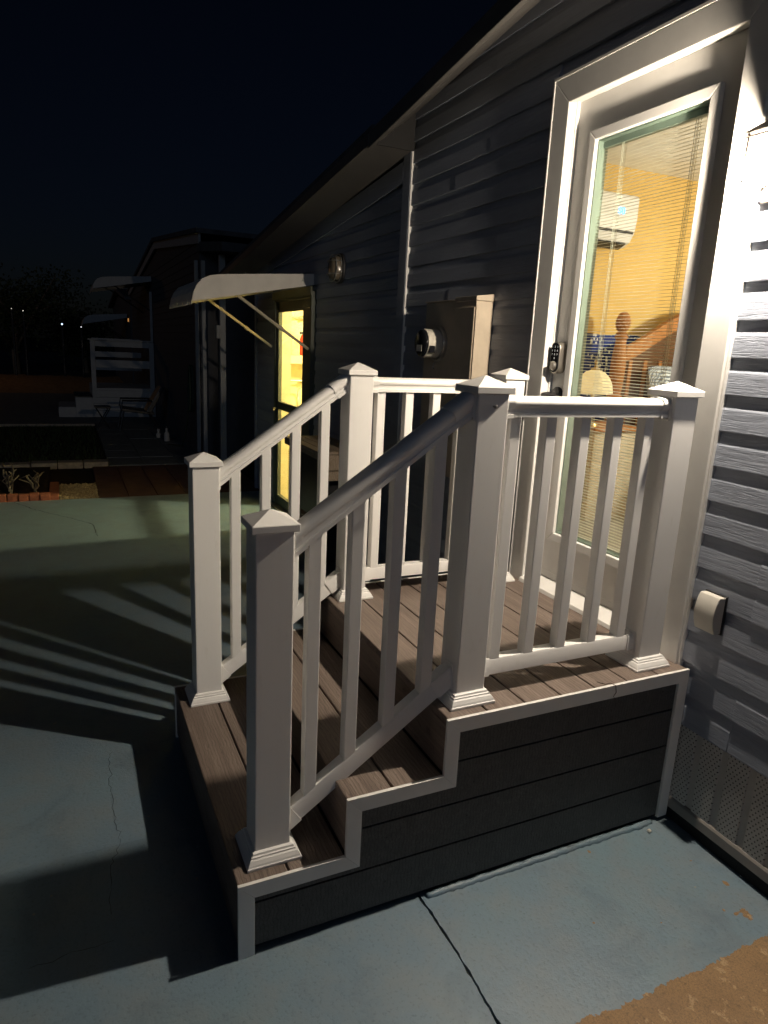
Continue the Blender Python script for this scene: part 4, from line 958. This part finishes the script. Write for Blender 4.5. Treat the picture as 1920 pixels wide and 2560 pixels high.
# ---------------------------------------------------------------- trees and far lights
def tree(x, y, h, spread, seed, lab, nleaf=5200):
    r_ = random.Random(seed); t = thing('leafy_tree', (x, y, 0), lab, 'tree', 'dark trees beyond the road verge')
    trunk = B().tube([(x, y, 0), (x+.06, y-.05, h*.25), (x-.05, y+.08, h*.5), (x, y, h*.7)], [.16, .12, .09, .05], 9)
    ends = []
    for i in range(11):
        a = r_.uniform(0, 6.28); l = r_.uniform(.45, 1)*spread; z0 = h*r_.uniform(.22, .55); z1 = h*r_.uniform(.45, .98)
        p = [(x, y, z0), (x+math.cos(a)*l*.5, y+math.sin(a)*l*.5, (z0+z1)/2+.1), (x+math.cos(a)*l, y+math.sin(a)*l, z1)]
        trunk.tube(p, [.06, .04, .015], 6); ends += [Vector(p[2]), Vector(p[1])]
    obj('trunk', trunk, BARK, t, smooth=True)
    cr = B()
    for i in range(nleaf):
        c = r_.choice(ends)+Vector((r_.gauss(0, .33*spread*.6), r_.gauss(0, .33*spread*.6), r_.gauss(0, .22*h*.5)))
        if c.z > h*1.02 or c.z < .15: continue
        u_ = Vector((r_.gauss(0, 1), r_.gauss(0, 1), r_.gauss(0, 1))).normalized()*.07; v_ = u_.cross(Vector((r_.gauss(0, 1), r_.gauss(0, 1), r_.gauss(0, 1)))).normalized()*.035
        cr.add([c-u_, c+v_, c+u_, c-v_], [(0, 1, 2, 3)])
    m = bpy.data.meshes.new('crown'); m.from_pydata(cr.v, [], cr.f); obj('crown', m, LEAF, t)
tree(-27.5, -3.6, 3.9, 2.0, 21, 'broad dark tree left of the far awning'); tree(-28.5, -6.2, 3.7, 2.1, 22, 'dark tree at the left edge of the picture'); tree(-29.5, -1.2, 3.0, 1.6, 23, 'low dark tree just left of the neighbouring porch')
def farlamp(x, y, z_, r_, col, st, lab):
    t = thing('far_lamp', (x, y, 0), lab, 'lamp', 'far lamps across the road')
    obj('pole', B().tube([(x, y, 0), (x, y, z_-.05)], .04, 6), BLACK, t); obj('globe', B().lathe((x, y, z_-r_), [(r_*.3, 0), (r_*.9, r_*.5), (r_, r_), (r_*.8, r_*1.6), (r_*.2, r_*2)], 10), emitter('far_lamp_glow', col, st), t)
farlamp(-24.9, -2.02, 1.98, .028, (.55, .72, 1), 2.2, 'brightest blue white far lamp left of the porch')
farlamp(-25.1, -1.42, 1.92, .018, (.9, .9, 1), 1.2, 'tiny white far lamp nearest the neighbouring porch')
farlamp(-25.0, -3.18, 2.35, .014, (1, .95, .85), 1.0, 'tiny far lamp second from the left edge')
farlamp(-25.0, -3.52, 2.40, .014, (1, .92, .8), .7, 'tiny far lamp nearest the left edge')
# assumed sodium street lamp added out of view: lights sand, bricks and gravel
sL = thing('assumed_street_lamp', (-22.6, -6.6, 0), 'assumed sodium street lamp, out of view by the drive to the left', 'street lamp')
obj('pole', B().tube([(-22.6, -6.6, 0), (-22.6, -6.6, 3.4), (-22.5, -6.5, 3.6), (-22.4, -6.3, 3.65)], [.07, .05, .04, .035], 10), BLACK, sL, smooth=True)
obj('head', B().box(-22.6, -22.2, -6.5, -6.1, 3.62, 3.70), BLACK, sL, bevel=.03)
l4 = bpy.data.lights.new('assumed_sodium_light', 'POINT'); l4.energy = 16; l4.color = (1, .50, .14); l4.shadow_soft_size = .12
inst('lamp_light', l4, (-22.4, -6.3, 3.45), sL)
